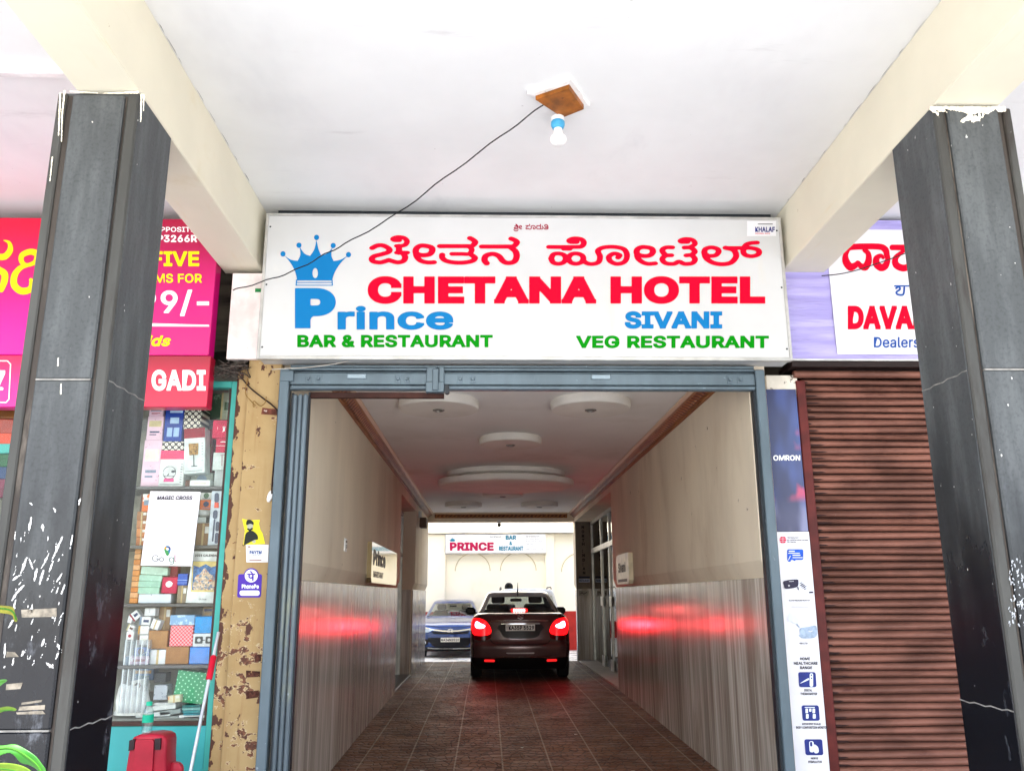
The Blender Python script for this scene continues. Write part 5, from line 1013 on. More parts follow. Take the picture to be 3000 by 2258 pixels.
pbm = glass('bottle_plastic2', (.86, .93, .92), .12, .05)
MB().lathe([(.0, 0), (.030, .0), (.034, .03*hb2), (.031, .10*hb2), (.034, .16*hb2), (.031, .22*hb2), (.034, .28*hb2), (.034, .60*hb2), (.031, .70*hb2), (.020, .82*hb2), (.016, .87*hb2), (.0, .875*hb2)], (0, 0, 0), 24).build('bottle_body', pbm, bo)
MB().lathe([(.0345, .33*hb2), (.0345, .58*hb2)], (0, 0, 0), 24).build('label_band', mat('mint_label', '#12b08c', .35), bo)
MB().lathe([(0, .87*hb2), (.019, .87*hb2), (.019, .98*hb2), (.016, hb2), (0, hb2)], (0, 0, 0), 20).build('cap', mat('mint_cap', '#1fb58e', .35), bo)
mo = thing('mop_stick', 'steel mop handle with a red grip leaning on the yellow wall strip', 'mop', (0, 0, 0)); c33 = crop(330, 1100, 1.438)
mp1 = Vector(onY(*c33(446, 1080), 6.10)); mp2 = Vector(onY(*c33(328, 1665), 5.75)); dd = (mp2-mp1).normalized(); mp3 = mp1+dd*((mp1.z-.03)/-dd.z)
MB().tube([mp1, mp3], .011, 10).build('handle', mat('bright_steel', '#c9ccd0', .3, .6, .1), mo)
g1 = mp1+(mp2-mp1)*.185; g2 = mp1+(mp2-mp1)*.36; MB().tube([g1+(g1-g2)*.02, g1+(g2-g1)*.05, g2, g2+(g2-g1)*.03], [.013, .021, .021, .013], 12).build('grip', mat('grip_red', '#c4122f', .35), mo)
MB().box(mp3.x-.12, mp3.x+.12, mp3.y-.05, mp3.y+.05, .0, .035, .01).build('mop_head', mat('mop_grey', '#8d8d8d', .9), mo)

# potted plant standing by the first pillar, a few leaves in view
pt = thing('potted_plant', 'potted plant with broad bright green leaves before the paint-splashed pillar', 'plant', (-1.25, 2.15, 0))
lfm = NB('leaf_green'); lfm.col(lfm.mix(lfm.ramp(lfm.noise(9), .3, .7), hx('#21601a'), hx('#47862c'))); lfm.rough(.45); MATS['leaf_green'] = lfm.m
lfy = mat('leaf_yellow', '#7a7826', .4, var=.3, vs=20, stains=((12, .6, .65, '#8a9a2a'), (20, .7, .72, '#a0622c')))
def leaf(outline, rib, m, Y, bend=.0):
    """broad leaf: an outline on a gently bent sheet, with its midrib"""
    fn = lambda px, py: tuple(Vector(onY(px, py, Y+bend*math.sin(px*.02)+bend*.8*math.cos(py*.03)))-Vector(pt.location))
    vs, fs = ink([('p', [c26(*p) for p in smooth(outline, 4, True)])], 3.0)
    o = MB().add([fn(*p) for p in vs], fs, True).build('leaf', m, pt); sd = o.modifiers.new('thick', 'SOLIDIFY'); sd.thickness = .0015
    MB().tube([Vector(fn(*c26(*p)))-Vector((0, .0005, 0)) for p in smooth(rib, 4)], [.0022]*(len(smooth(rib, 4))-1)+[.0008], 5).build('midrib', MATS['leaf_rib'], o)
mat('leaf_rib', '#3d7424', .5)
LG = MATS['leaf_green']; lf2 = mat('leaf_olive', '#5f7a26', .45, var=.25, vs=12)
leaf([(-330, 1500), (-120, 1440), (20, 1440), (130, 1428), (220, 1470), (310, 1535), (360, 1600), (398, 1660), (412, 1760), (390, 1800), (360, 1720), (320, 1650), (250, 1610), (180, 1590), (90, 1505), (-40, 1540), (-200, 1560)], [(-330, 1510), (-100, 1480), (100, 1465), (250, 1545), (350, 1640), (400, 1770)], LG, 2.05, .02)
leaf([(-320, 1640), (-60, 1600), (60, 1592), (200, 1618), (290, 1680), (335, 1790), (300, 1840), (150, 1760), (-60, 1720), (-250, 1720)], [(-320, 1660), (0, 1640), (180, 1680), (310, 1810)], lf2, 2.0, .02)
leaf([(-330, 240), (-120, 205), (0, 216), (112, 230), (128, 280), (152, 340), (140, 362), (118, 345), (104, 302), (0, 282), (-150, 275)], [(-330, 245), (-60, 240), (100, 262), (145, 350)], lfy, 2.4, .015)
leaf([(-260, 1010), (-120, 920), (0, 866), (66, 868), (20, 905), (-20, 935), (-150, 1000)], [(-260, 1010), (-60, 910), (60, 870)], LG, 2.5, .01)
leaf([(-240, 1190), (-60, 1128), (60, 1098), (140, 1116), (132, 1136), (50, 1136), (-20, 1162), (-150, 1195)], [(-240, 1192), (0, 1138), (136, 1126)], lf2, 2.45, .01)
for k in range(7):
    x, y = -560-40*(k % 3), 300+k*220
    leaf([(x-160, y+60), (x-60, y-20), (x+60, y-30), (x+170, y+40), (x+60, y+50), (x-60, y+60)], [(x-160, y+60), (x, y+10), (x+165, y+40)], (LG, lf2)[k % 2], 2.3+.05*(k % 3), .01)
MB().tube([(-.05, 0, .28), (-.08, .02, .8), (-.1, .1, 1.3), (-.16, .2, 1.75)], [.014, .012, .009, .006], 8).build('stem', mat('plant_stem', '#5d6b35', .6), pt)
MB().lathe([(0, 0), (.12, 0), (.16, .28), (.17, .30), (.145, .30), (.14, .26), (0, .26)], (-.05, 0, 0), 28).build('pot', mat('terracotta', '#9a5a3c', .7), pt)
# ================================================================ inside the passage
disc_m = mat('disc_white', '#e6e2da', .6, var=.04, vs=3); ring_m = mat('lamp_ring', '#8f8d88', .3, .6)
def disc(cx, cy, r, label, lamp=True, ry=None, tiers=1, h=.085, scar=False):
    t = thing('ceiling_light', label, 'ceiling light', (cx, cy, 3.29), 'round ceiling medallions'); ex = (ry or r)/r
    if tiers == 2: MB().lathe([(r*.87, .0), (r*.87, -.06), (r*.85, -.075), (r*.78, -.08), (r*.78, -.125)], (0, 0, 0), 64, ex=ex).build('upper_medallion', disc_m, t)
    z0 = -.115 if tiers == 2 else 0
    MB().lathe(([(0, z0)] if tiers == 2 else [])+[(r*.985, z0), (r, z0-.012), (r, z0-h*.72), (r*.985, z0-h*.9), (r*.96, z0-h), (0, z0-h)], (0, 0, 0), 64, ex=ex).build('medallion', disc_m, t)
    z = z0-h
    if lamp:
        MB().lathe([(.055, z-.001), (.055, z-.010), (.045, z-.014), (.036, z-.010), (.034, z-.002)], (0, 0, 0), 28).build('lamp_ring', ring_m, t)
        MB().lathe([(.0, z-.004), (.015, z-.008), (.017, z-.003), (.034, z-.002)], (0, 0, 0), 20).build('lamp', mat('lamp_face', '#3c3833', .3), t)
    return t
disc(-.46, 7.95, .385, 'entrance-end ceiling medallion on the mirror plaque side, with a small lamp')
disc(.995, 7.94, .385, 'entrance-end ceiling medallion on the cream plaque side, with a small lamp')
disc(.28, 9.9, .37, 'single middle ceiling medallion in front of the big oval one')
disc(.29, 12.85, 1.03, 'big two-tier oval ceiling medallion in the middle of the passage', False, .86, 2, .10)
disc(.29, 15.25, .37, 'single ceiling medallion just behind the big oval one')
disc(-.46, 17.1, .37, 'yard-end ceiling medallion nearest the dark side door')
disc(1.06, 17.1, .37, 'yard-end ceiling medallion nearest the glass doors')
ca5 = crop(1640, 1480, 802/260); cb5 = crop(950, 1430, 988/350)
XLW = XL+.045; XRW = XR-.045
# left door recess
alu2 = mat('aluminium', '#a7a7a2', .35, .7); dglass = mat('dark_glass', '#20262a', .08, 0, 0)
ld = thing('side_door', 'aluminium framed dark glass door beyond the mirror plaque', 'door', (0, 0, 0))
Xd = -1.575
d = MB()
d.box(Xd-.02, Xd+.03, 13.26, 13.33, .1, 2.99); d.box(Xd-.02, Xd+.03, 15.97, 16.04, .1, 2.99); d.box(Xd-.02, Xd+.03, 13.33, 15.97, 2.93, 2.99); d.box(Xd-.02, Xd+.03, 13.33, 15.97, 2.18, 2.25); d.box(Xd-.02, Xd+.03, 14.6, 14.68, .1, 2.93)
d.build('frame', alu2, ld); MB().box(Xd-.015, Xd-.005, 13.33, 15.97, .1, 2.93).build('glass_panel', dglass, ld)
st0 = MB().box(Xd-.02, XL+.01, 13.26, 16.03, .02, .13, .006); tag(st0.build('door_step', mat('black_granite_step', '#2a2826', .3)), 'dark stone step at the foot of the dark side door', 'step')
# right glazed doors
XD = 2.33
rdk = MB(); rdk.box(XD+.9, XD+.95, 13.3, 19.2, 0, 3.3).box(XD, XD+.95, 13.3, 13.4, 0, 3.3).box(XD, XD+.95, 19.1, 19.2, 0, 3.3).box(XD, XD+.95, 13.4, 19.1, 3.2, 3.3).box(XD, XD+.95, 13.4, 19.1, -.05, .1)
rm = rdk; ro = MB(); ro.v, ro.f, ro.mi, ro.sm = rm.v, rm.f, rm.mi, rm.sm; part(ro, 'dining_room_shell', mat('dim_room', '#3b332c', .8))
gd = thing('glazed_door', 'aluminium framed glass restaurant doors opposite the dark side door', 'door', (0, 0, 0))
zt_ = float(onX(*ca5(380, 300), XD)[2]); ztr = 2.42
d = MB()
for y in (13.46, 15.0, 16.2, 17.4, 18.98): d.box(XD-.03, XD+.03, y-.04, y+.04, .12, 3.07, .004)
d.box(XD-.03, XD+.03, 13.5, 18.94, 3.0, 3.07); d.box(XD-.04, XD+.03, 13.5, 18.94, ztr-.05, ztr+.05)
d.build('frame', alu2, gd)
MB().box(XD-.004, XD+.004, 15.0, 18.94, .16, 3.0).build('glass_panel', glass('door_glass', (.55, .62, .6), .08), gd)
hp = MB()
for y in (16.2, 17.4): hp.box(XD-.036, XD-.028, y-.16, y+.16, 1.28, 1.46, .003); hp.box(XD-.036, XD-.028, y-.16, y+.16, .14, .34, .003)
hp.build('push_plate', mat('pale_alu', '#d4d2cc', .3, .5), gd)
od = MB().box(XD-.02, XD+.85, 14.92, 14.97, .14, 2.36); od.build('open_leaf', mat('dark_leaf', '#1d2a2e', .15), gd)
MB().box(XD-.02, XD+.85, 14.90, 14.92, 1.28, 1.42).build('kick_rail', mat('leaf_rail', '#4c5c66', .3, .4), gd)
nt_ = MB().add([(XD-.035, 13.55, 2.52), (XD-.035, 14.6, 2.52), (XD-.035, 14.6, 2.80), (XD-.035, 13.55, 2.80)], [(0, 1, 2, 3)]); tag(nt_.build('paper_notice', mat('poster_paper', '#e9e6ec', .6)), 'white paper notice behind the fanlight of the glass restaurant doors', 'notice')
st1 = MB().box(XR-.02, XD+.05, 13.47, 19.03, .02, .135, .006); tag(st1.build('door_step', mat('pale_stone_step', '#9b8f80', .5)), 'pale stone step along the glass restaurant doors', 'step')
# restaurant panel on the far jamb of the right doorway
NY = 19.04; NP = planeY(NY-.006)
np_ = thing('vertical_name_panel', 'tall brown panel with vertical lettering at the yard end of the glass doors', 'sign', (0, 0, 0))
MB().box(XR-.04, XD+.06, NY, NY+.02, .12, 3.07).build('panel', mat('brown_panel', '#75695b', .5, var=.12, stretch=(1, 1, .3)), np_)
MB().box(XR-.02, XD+.06, NY-.003, NY, .12, 1.62).build('marble_base', MATS['marble'], np_)
m_ = MB(); yv = [185, 237, 262, 316, 345, 410, 443, 488, 540, 590]; ht = [36, 34, 34, 28, 30, 28, 34, 34, 32, 36]
for ch, y, h_, x in zip('NORTHINDIAN', [182, 222, 262, 300, 334, 398, 436, 478, 520, 556, 594], [34]*11, [203]*11):
    xx_ = 196+(y-182)*.028; letters(m_, ch, NP, *ca5(xx_, y), *ca5(xx_+(24 if ch != 'I' else 7), y+28), bold=.05)
m_.build('vertical_lettering', mat('panel_ink', '#2c2620', .5, var=0), np_)
m_ = MB(); m_.add([NP(*ca5(*p)) for p in ((172, 640), (272, 640), (272, 656), (172, 656))], [(0, 1, 2, 3)]); m_.m(1); m_.add([NP(*ca5(*p)) for p in ((172, 662), (272, 662), (272, 694), (172, 694))], [(0, 1, 2, 3)])
m_.m(0); letters(m_, 'RESTAURANT', planeY(NY-.009), *ca5(176, 668), *ca5(268, 688), bold=.03); m_.build('name_plate', [mat('plate_navy', '#242a3c', .5), mat('plate_pale', '#b9c2d6', .4)], np_)
m_ = MB(); m_.add([NP(*ca5(*p)) for p in ((172, 770), (262, 770), (262, 815), (172, 815))], [(0, 1, 2, 3)]); m_.m(1); m_.add([planeY(NY-.009)(*ca5(*p)) for p in ((185, 795), (200, 782), (218, 796), (245, 780), (246, 786), (218, 803), (200, 790), (188, 801))], [(0, 1, 2, 3, 4, 5, 6, 7)]); m_.build('emblem_plate', [mat('emblem_ground', '#8b8478', .5), mat('panel_ink', '#2c2620', .5, var=0)], np_)
# plaques, switch, speaker box, camera
mir = mat('polished_gold', '#d9c9a0', .06, .95, 0)
def wall_plate(name, label, cat, side, y0, y1, z0, z1, th, m, x=None):
    xw = XLW if side < 0 else XRW; t = thing(name, label, cat, (xw, (y0+y1)/2, z0)); h = z1-z0; L = (y1-y0)/2; a = 0; c_ = .05
    poly = [(-L+c_, 0), (L-c_, 0), (L, c_), (L, h), (-L, h), (-L, c_)]
    MB().prism(poly, 0, -side*th, 'x').build('plate', m, t); return t
pq = wall_plate('mirror_plaque', 'large mirror-polished plaque with dark lettering on the passage wall', 'plaque', -1, 9.6, 12.3, 1.63, 2.07, .05, mir)
def side_letters(mb, txt, X, y0, z0, y1, z1, bold=.03):
    v, fs = text_mesh(txt, bold, rows=20); mb.add([(X, y0+(y1-y0)*a, z0+(z1-z0)*b) for a, b in v], fs)
m_ = MB(); side_letters(m_, 'Prince', XLW+.053, 9.75, 1.82, 10.9, 2.0); side_letters(m_, 'BAR & RESTAURANT', XLW+.053, 9.8, 1.69, 10.7, 1.76)
m_.v = [(x-pq.location.x, y-pq.location.y, z-pq.location.z) for x, y, z in m_.v]; m_.build('lettering', mat('panel_ink', '#2c2620', .5, var=0), pq)
pq2 = wall_plate('name_plaque', 'small cream plaque with dark script before the glass restaurant doors', 'plaque', 1, 11.6, 12.7, 1.63, 2.04, .06, mat('cream_plaque', '#d9cdb0', .3))
m_ = MB(); side_letters(m_, 'Sivani', XRW-.063, 12.5, 1.79, 11.85, 1.93, .03); m_.add([(XRW-.062, 12.55, 1.66), (XRW-.062, 11.75, 1.66), (XRW-.062, 11.75, 1.70), (XRW-.062, 12.55, 1.70)], [(0, 1, 2, 3)])
m_.v = [(x-pq2.location.x, y-pq2.location.y, z-pq2.location.z) for x, y, z in m_.v]; m_.build('lettering', mat('panel_ink', '#2c2620', .5, var=0), pq2)
swp = thing('switch_plate', 'small white switch plate on the wall before the mirror plaque', 'switch', (XLW, 8.06, 1.885))
MB().box(0, .012, -.055, .055, 0, .12, .003).build('plate', mat('white_plastic', '#e9e8e6', .5), swp)
MB().box(.012, .018, -.03, .03, .03, .065, .003).build('socket', mat('grey_plastic', '#8e8b86', .4), swp); MB().box(.012, .018, -.03, .03, .08, .10, .003).build('rocker', mat('brown_rocker', '#6d5a4c', .4), swp)
spk = thing('wall_box', 'small brown box hanging on a bracket high past the dark side door', 'box', (XLW, 16.6, 2.78))
MB().box(.03, .16, -.14, .14, -.02, .17, .01).build('case', mat('box_brown', '#5c4a3c', .6), spk); MB().box(0, .06, -.02, .02, .17, .30).build('bracket', alu2, spk)
cmr = thing('security_camera', 'small white dome camera under the beam over the yard opening', 'camera', (.28, 19.16, 3.07))
MB().box(-.04, .04, -.04, .04, -.03, .05, .006).build('housing', mat('white_plastic', '#e9e8e6', .5), cmr); MB().lathe([(0, -.10), (.03, -.09), (.045, -.06), (.045, -.03)], (0, 0, 0), 20).build('dome', mat('black_dome', '#1b1a1a', .15), cmr)
for i, (x, y, a) in enumerate(((-.55, 7.9, .3), (1.25, 7.8, .9), (.95, 9.6, .2), (.35, 8.9, 1.0))):
    lt = MB().add([(-.02, -.015, .004), (.025, -.012, .006), (.02, .016, .003), (-.015, .012, .008)], [(0, 1, 2, 3)]).build('paper_scrap', mat('scrap', '#cfcac0', .8)); lt.location = (x, y, ramp_z(y)); lt.rotation_euler = (0, 0, a)
    tag(lt, ('white paper scrap on the passage floor on the mirror plaque side', 'white paper scrap on the passage floor on the cream plaque side', 'tiny paper scrap beside the third floor joint', 'tiny paper scrap in the middle of the passage floor')[i], 'litter', 'scraps of paper on the passage floor')

# ================================================================ cars
def lerp_prof(prof, z):
    zs = [p[0] for p in prof]; return [float(np.interp(z, zs, [p[k] for p in prof])) for k in range(1, len(prof[0]))]
RC, FC = .30, .34
def plan(w, r, f, rc, bulge, nR=14, nC=7, nS=18):
    """rounded plan outline, topology fixed: rear edge, corner, right side, corner, front edge, corner, left side, corner"""
    rc = min(rc, w*.8, (f-r)*.3); xi = w-rc; P = []
    for i in range(nR): u = -1+2*i/nR; P.append((xi*u, r+bulge*u*u))
    for i in range(nC): a = -PI/2+PI/2*i/nC; P.append((xi+rc*math.cos(a), r+bulge+rc+rc*math.sin(a)))
    ya, yb = r+bulge+rc, f-bulge-rc
    for i in range(nS): P.append((w, ya+(yb-ya)*i/nS))
    for i in range(nC): a = PI/2*i/nC; P.append((xi+rc*math.cos(a), yb+rc*math.sin(a)))
    for i in range(nR): u = 1-2*i/nR; P.append((xi*u, f-bulge*u*u))
    for i in range(nC): a = PI/2+PI/2*i/nC; P.append((-xi+rc*math.cos(a), yb+rc*math.sin(a)))
    for i in range(nS): P.append((-w, yb+(ya-yb)*i/nS))
    for i in range(nC): a = PI+PI/2*i/nC; P.append((-xi+rc*math.cos(a), ya+rc*math.sin(a)))
    return P
NR, NC, NS = 14, 7, 18
SEG = {}
_k = 0
for nm, n in (('rear', NR), ('c1', NC), ('right', NS), ('c2', NC), ('front', NR), ('c3', NC), ('left', NS), ('c4', NC)): SEG[nm] = (_k, _k+n); _k += n
NT = _k
class Car:
    def __init__(s, prof, cab, bulge=.10, rc=.26, cabrc=.16, cabbulge=.10):
        s.prof, s.cab, s.bulge, s.rc, s.crc, s.cb = prof, cab, bulge, rc, cabrc, cabbulge
    def ring(s, z, cab=False):
        w, r, f = lerp_prof(s.cab if cab else s.prof, z)
        return [(x, y, z) for x, y in plan(w, r, f, s.crc if cab else s.rc, s.cb if cab else s.bulge)]
    def yrear(s, x, z, front=False, cab=False):
        w, r, f = lerp_prof(s.cab if cab else s.prof, z); rc = s.crc if cab else s.rc; bu = s.cb if cab else s.bulge; xi = w-rc; a = abs(x)
        d = bu*(a/xi)**2 if a <= xi else bu+rc-math.sqrt(max(0, rc*rc-(min(a, w-.003)-xi)**2))
        return f-d if front else r+d
    def skin(s, zs, cab, cells, name, m, parent, off=0.0, cap=None):
        mb = MB(); R = [s.ring(z, cab) for z in zs]; n = NT
        vs = [p for r in R for p in r]; fs = []
        for i in range(len(zs)-1):
            for k in range(n):
                if cells(k, (zs[i]+zs[i+1])/2): fs.append([i*n+k, i*n+(k+1) % n, (i+1)*n+(k+1) % n, (i+1)*n+k])
        if cap: fs.append([(len(zs)-1)*n+k for k in range(n)])
        if cap == 2: fs.append([k for k in range(n)][::-1])
        used = sorted({i for f in fs for i in f}); mp = {u: i for i, u in enumerate(used)}
        mb.add([vs[u] for u in used], [[mp[i] for i in f] for f in fs], True)
        return mb.build(name, m, parent, smooth_angle=50)
    def decal(s, name, items, m, parent, front=False, off=.006, step=.012, cab=False):
        """flat trim traced in rear (or front) view, wrapped on the body"""
        vs, fs = ink(items, step); sg = 1 if front else -1
        return MB().add([(x, s.yrear(x, z, front, cab)+sg*off, z) for x, z in vs], fs, True).build(name, m, parent)
def mir_(pts): return [(-x, z) for x, z in pts]
tyre = mat('tyre_rubber', '#141414', .8, var=.2); rimm = mat('wheel_rim', '#8e9094', .3, .8); blackp = mat('black_plastic', '#121213', .45); chrome = mat('chrome', '#d8d8d8', .12, .95, 0)
def wheel(parent, x, y, r=.30, w=.19):
    t = bpy.data.objects.new('wheel', None); COL.objects.link(t); t.parent = parent; t.location = (x, y, r)
    MB().lathe([(r*.62, -w/2), (r*.9, -w/2), (r, -w*.36), (r, w*.36), (r*.9, w/2), (r*.62, w/2)], (0, 0, 0), 36, 'x').build('tyre', tyre, t)
    k = 1 if x > 0 else -1
    b = MB().lathe([(0, k*w*.30), (.05, k*w*.34), (r*.2, k*w*.30), (r*.55, k*w*.40), (r*.62, k*w*.46), (r*.62, -k*w*.4), (0, -k*w*.4)], (0, 0, 0), 30, 'x'); b.build('rim', rimm, t)
    return t
def glazing(c, root, zs, tint_r, tint_f, body, zwin=(1.09, 1.37)):
    z0, z1 = zwin
    def in_win(k, z): return z0 < z < z1
    seg = lambda k, nm, a=0, b=0: SEG[nm][0]+a <= k < SEG[nm][1]-b
    rear = lambda k, z: in_win(k, z) and (seg(k, 'rear') or seg(k, 'c1', 0, 5) or seg(k, 'c4', 5, 0))
    fro = lambda k, z: in_win(k, z) and (seg(k, 'front') or seg(k, 'c2', 5, 0) or seg(k, 'c3', 0, 5))
    ri = lambda k, z: in_win(k, z) and seg(k, 'right', 1, 1) and (k-SEG['right'][0]) not in (8,)
    le = lambda k, z: in_win(k, z) and seg(k, 'left', 1, 1) and (k-SEG['left'][0]) not in (9,)
    c.skin(zs, True, lambda k, z: not (rear(k, z) or fro(k, z) or ri(k, z) or le(k, z)), 'cabin_roof', body, root, cap=1)
    c.skin(zs, True, rear, 'rear_window', tint_r, root); c.skin(zs, True, fro, 'windscreen', tint_f, root)
    c.skin(zs, True, ri, 'side_window', tint_f, root); c.skin(zs, True, le, 'side_window', tint_f, root)
def zspan(*a):
    o = []
    for z0, z1, n in a: o += [z0+(z1-z0)*i/n for i in range(n)]
    return o+[a[-1][1]]
def paint(name, c, rough=.22, metal=.35):
    return mat(name, c, rough, metal, .04, 3, coat=.8)
seat_m = mat('dark_seat', '#1c1614', .8)
def cabin_fittings(root, y_front, y_rear, z=1.09):
    for x in (-.36, .36):
        st = MB().box(x-.22, x+.22, y_front-.05, y_front+.06, z-.04, z+.14, .05); st.box(x-.13, x+.13, y_front-.06, y_front+.03, z+.15, z+.30, .045); st.build('front_seat', seat_m, root)
    MB().box(-.66, .66, y_rear-.02, y_rear+.10, z-.03, z+.05, .03).build('rear_seat', seat_m, root)
# ---- the braking sedan in the passage
prof = [(.17, .80, .16, 3.90), (.28, .84, .08, 3.97), (.36, .852, .03, 4.0), (.40, .855, .015, 4.0), (.52, .86, .0, 4.0), (.575, .861, .006, 3.99), (.60, .861, .035, 3.98), (.63, .862, .05, 3.97), (.85, .862, .075, 3.92), (.95, .85, .085, 3.75), (1.02, .82, .10, 3.3), (1.065, .775, .13, 3.0), (1.09, .72, .20, 2.85)]
cab = [(1.06, .735, .50, 3.0), (1.10, .725, .56, 2.93), (1.36, .60, 1.12, 2.30), (1.40, .585, 1.22, 2.2), (1.44, .56, 1.32, 2.1), (1.465, .50, 1.45, 2.0), (1.478, .36, 1.6, 1.9)]
car = Car(prof, cab)
cx_, cy0 = .585, 15.0; g0 = .10
sed = thing('braking_sedan', 'dark maroon-grey sedan seen from behind with its brake lights lit, driving into the passage', 'car', (cx_, cy0, g0))
pt1 = paint('sedan_paint', '#675150', .25, .5)
zz_ = zspan((.17, .40, 6), (.40, .575, 4), (.575, .63, 3), (.63, 1.02, 10), (1.02, 1.09, 5))
car.skin(zz_, False, lambda k, z: z > .36, 'body', pt1, sed, cap=1)
car.skin(zz_, False, lambda k, z: z <= .36, 'lower_bumper', blackp, sed, cap=None)
gl_r = glass('sedan_glass', (.74, .73, .72), .03); gl_f = glass('clear_glass', (.86, .9, .88), .06)
glazing(car, sed, zspan((1.06, 1.10, 2), (1.10, 1.36, 9), (1.36, 1.478, 7)), gl_r, gl_f, pt1, (1.10, 1.36))
MB().box(-.68, .68, .62, 2.75, 1.088, 1.094).build('parcel_shelf', seat_m, sed)
cabin_fittings(sed, 2.0, 1.0)
MB().box(-.11, .11, 2.30, 2.34, 1.27, 1.33, .015).box(-.008, .008, 2.3, 2.32, 1.33, 1.42).build('interior_mirror', blackp, sed)
# lamps
hot = mat('brake_lamp_hot', '#ff5040', .3, var=0, emit=(1.0, .03, .05), es=27); warm = mat('brake_lens', '#b00808', .2, var=0, emit=(1.0, .004, .006), es=.8, coat=.5); lens = mat('tail_lens_dark', '#5a0508', .15, var=0, coat=.6)
Zc = lambda z: z-g0
for sg in (1, -1):
    f = (lambda p: p) if sg > 0 else mir_
    lampo = car.decal('tail_lamp', [('p', f(smooth([(.50, .70), (.55, .66), (.70, .64), (.80, .68), (.845, .82), (.82, .985), (.76, 1.02), (.62, .985), (.54, .90), (.50, .80)], 3, True)))], lens, sed, off=.008)
    car.decal('lit_lens', [('p', f(smooth([(.50, .80), (.54, .74), (.70, .72), (.825, .76), (.835, .97), (.76, 1.012), (.62, .978), (.54, .90)], 3, True)))], warm, lampo, off=.011)
    car.decal('lit_bulb', [('p', f(smooth([(.605, .872), (.64, .845), (.72, .84), (.775, .865), (.775, .935), (.74, .955), (.68, .92), (.62, .895)], 3, True)))], hot, lampo, off=.015, step=.008)
    car.decal('rear_reflector', [('p', f(rrect(.44, .295, .62, .335, .015)))], mat('reflector_red_glow', '#c00c10', .2, var=0, emit=(1, .02, .02), es=.25), sed, off=.02)  # reflector given a faint red glow of its own, though no lamp
car.decal('plate_recess', [('p', smooth([(-.37, .90), (.37, .90), (.34, .78), (.28, .70), (.15, .675), (-.15, .675), (-.28, .70), (-.34, .78)], 2, True))], mat('recess_dark', '#241a1b', .35), sed, off=.006)
car.decal('chrome_strip', [('s', [(-.50, .962), (-.25, .97), (0, .972), (.25, .97), (.50, .962)], .008), ('s', [(-.33, .915), (.33, .915)], .004)], chrome, sed, off=.012, step=.005)
car.decal('boot_gap', [('s', [(-.47, .60), (-.40, .583), (0, .578), (.40, .583), (.47, .60), (.52, .66)], .006), ('s', [(-.47, .60), (-.52, .66)], .006)], blackp, sed, off=.009, step=.005)
car.decal('bumper_highlight', [('p', [(-.28, .452), (.24, .452), (.22, .43), (-.22, .43)])], mat('painted_highlight', '#b9b0ad', .25, .3), sed, off=.008)  # pale patch painting a reflection onto the bumper
car.decal('lower_lip', [('s', [(-.5, .36), (-.3, .378), (.3, .378), (.5, .36)], .007)], chrome, sed, off=.01, step=.005)
py = car.yrear(0, .85)-.022; pm_ = mat('plate_white', '#eceae4', .4, var=.03)
npz = MB().box(-.255, .245, py, py+.014, .80, .905, .004).build('number_plate', pm_, sed)
m_ = MB(); v, fs = text_mesh('KA35P 5529', .035, rows=22); m_.add([(-.255+.5*(.10+.87*a), py-.002, .80+.105*(.17+.66*b)) for a, b in v], fs); v, fs = text_mesh('IND', .02, rows=22); m_.add([(-.243+.02*(1-b), py-.002, .82+.06*a) for a, b in v], fs); m_.build('plate_lettering', ink_d, npz)
car.decal('maker_emblem', [('s', [(.045, 1.055), (0, 1.075), (-.04, 1.05), (.04, 1.015), (0, .992), (-.045, 1.012)], .009)], chrome, sed, off=.02, step=.004)
hb_ = MB(); 
for i in range(5): hb_.box(-.105+.043*i, -.073+.043*i, .60, .62, 1.105, 1.155, .004)
hb_.build('high_brake_lamp', mat('brake_lamp_small', '#ff5040', .3, var=0, emit=(1.0, .10, .10), es=14), sed)
MB().box(-.15, .15, .605, .64, 1.095, 1.162, .01).build('brake_lamp_housing', mat('brake_lens2', '#8a0808', .2, var=0, emit=(1, .006, .006), es=.35), sed)
MB().tube([(.0, 1.42, 1.46), (.0, 1.40, 1.485), (.0, 1.30, 1.62)], [.02, .010, .004], 8).build('antenna', blackp, sed)
for sg in (1, -1):
    mm = MB().box(sg*.80, sg*1.0, 2.55, 2.68, 1.02, 1.16, .04); mm.box(sg*.72, sg*.82, 2.6, 2.66, 1.03, 1.07, .01); mm.build('wing_mirror', blackp, sed)
for x in (-.76, .76):
    for y in (.72, 3.22): wheel(sed, x, y)
MB().box(-.56, .56, .35, 3.6, .2, .30).build('underside', blackp, sed)
# ---- the blue hatchback facing us in the yard
profb = [(.18, .78, .20, 3.86), (.26, .83, .06, 3.93), (.36, .855, .0, 3.965), (.50, .868, .0, 3.985), (.66, .872, .03, 3.97), (.80, .872, .06, 3.90), (.90, .865, .08, 3.72), (.97, .85, .10, 3.35), (1.02, .82, .12, 3.05), (1.06, .78, .16, 2.85)]
cabb = [(1.0, .77, .14, 3.05), (1.06, .75, .18, 2.92), (1.40, .60, .42, 2.10), (1.45, .57, .5, 2.0), (1.49, .50, .62, 1.85), (1.51, .34, .8, 1.6)]
cb_ = Car(profb, cabb, .16, .30, .16, .12)
c77 = crop(1150, 1450, 1/.3605)
ey = 23.6; eL = onY(*c77(470, 1055), ey)
blu = thing('blue_hatchback', 'dark blue hatchback parked in the yard, facing the passage', 'car', (float(eL[0]), ey, -.12)); blu.rotation_euler = (0, 0, PI); 
bp = paint('blue_paint', '#2a4580', .18, .5); zb_ = zspan((.18, .36, 5), (.36, .66, 6), (.66, .97, 8), (.97, 1.06, 5))
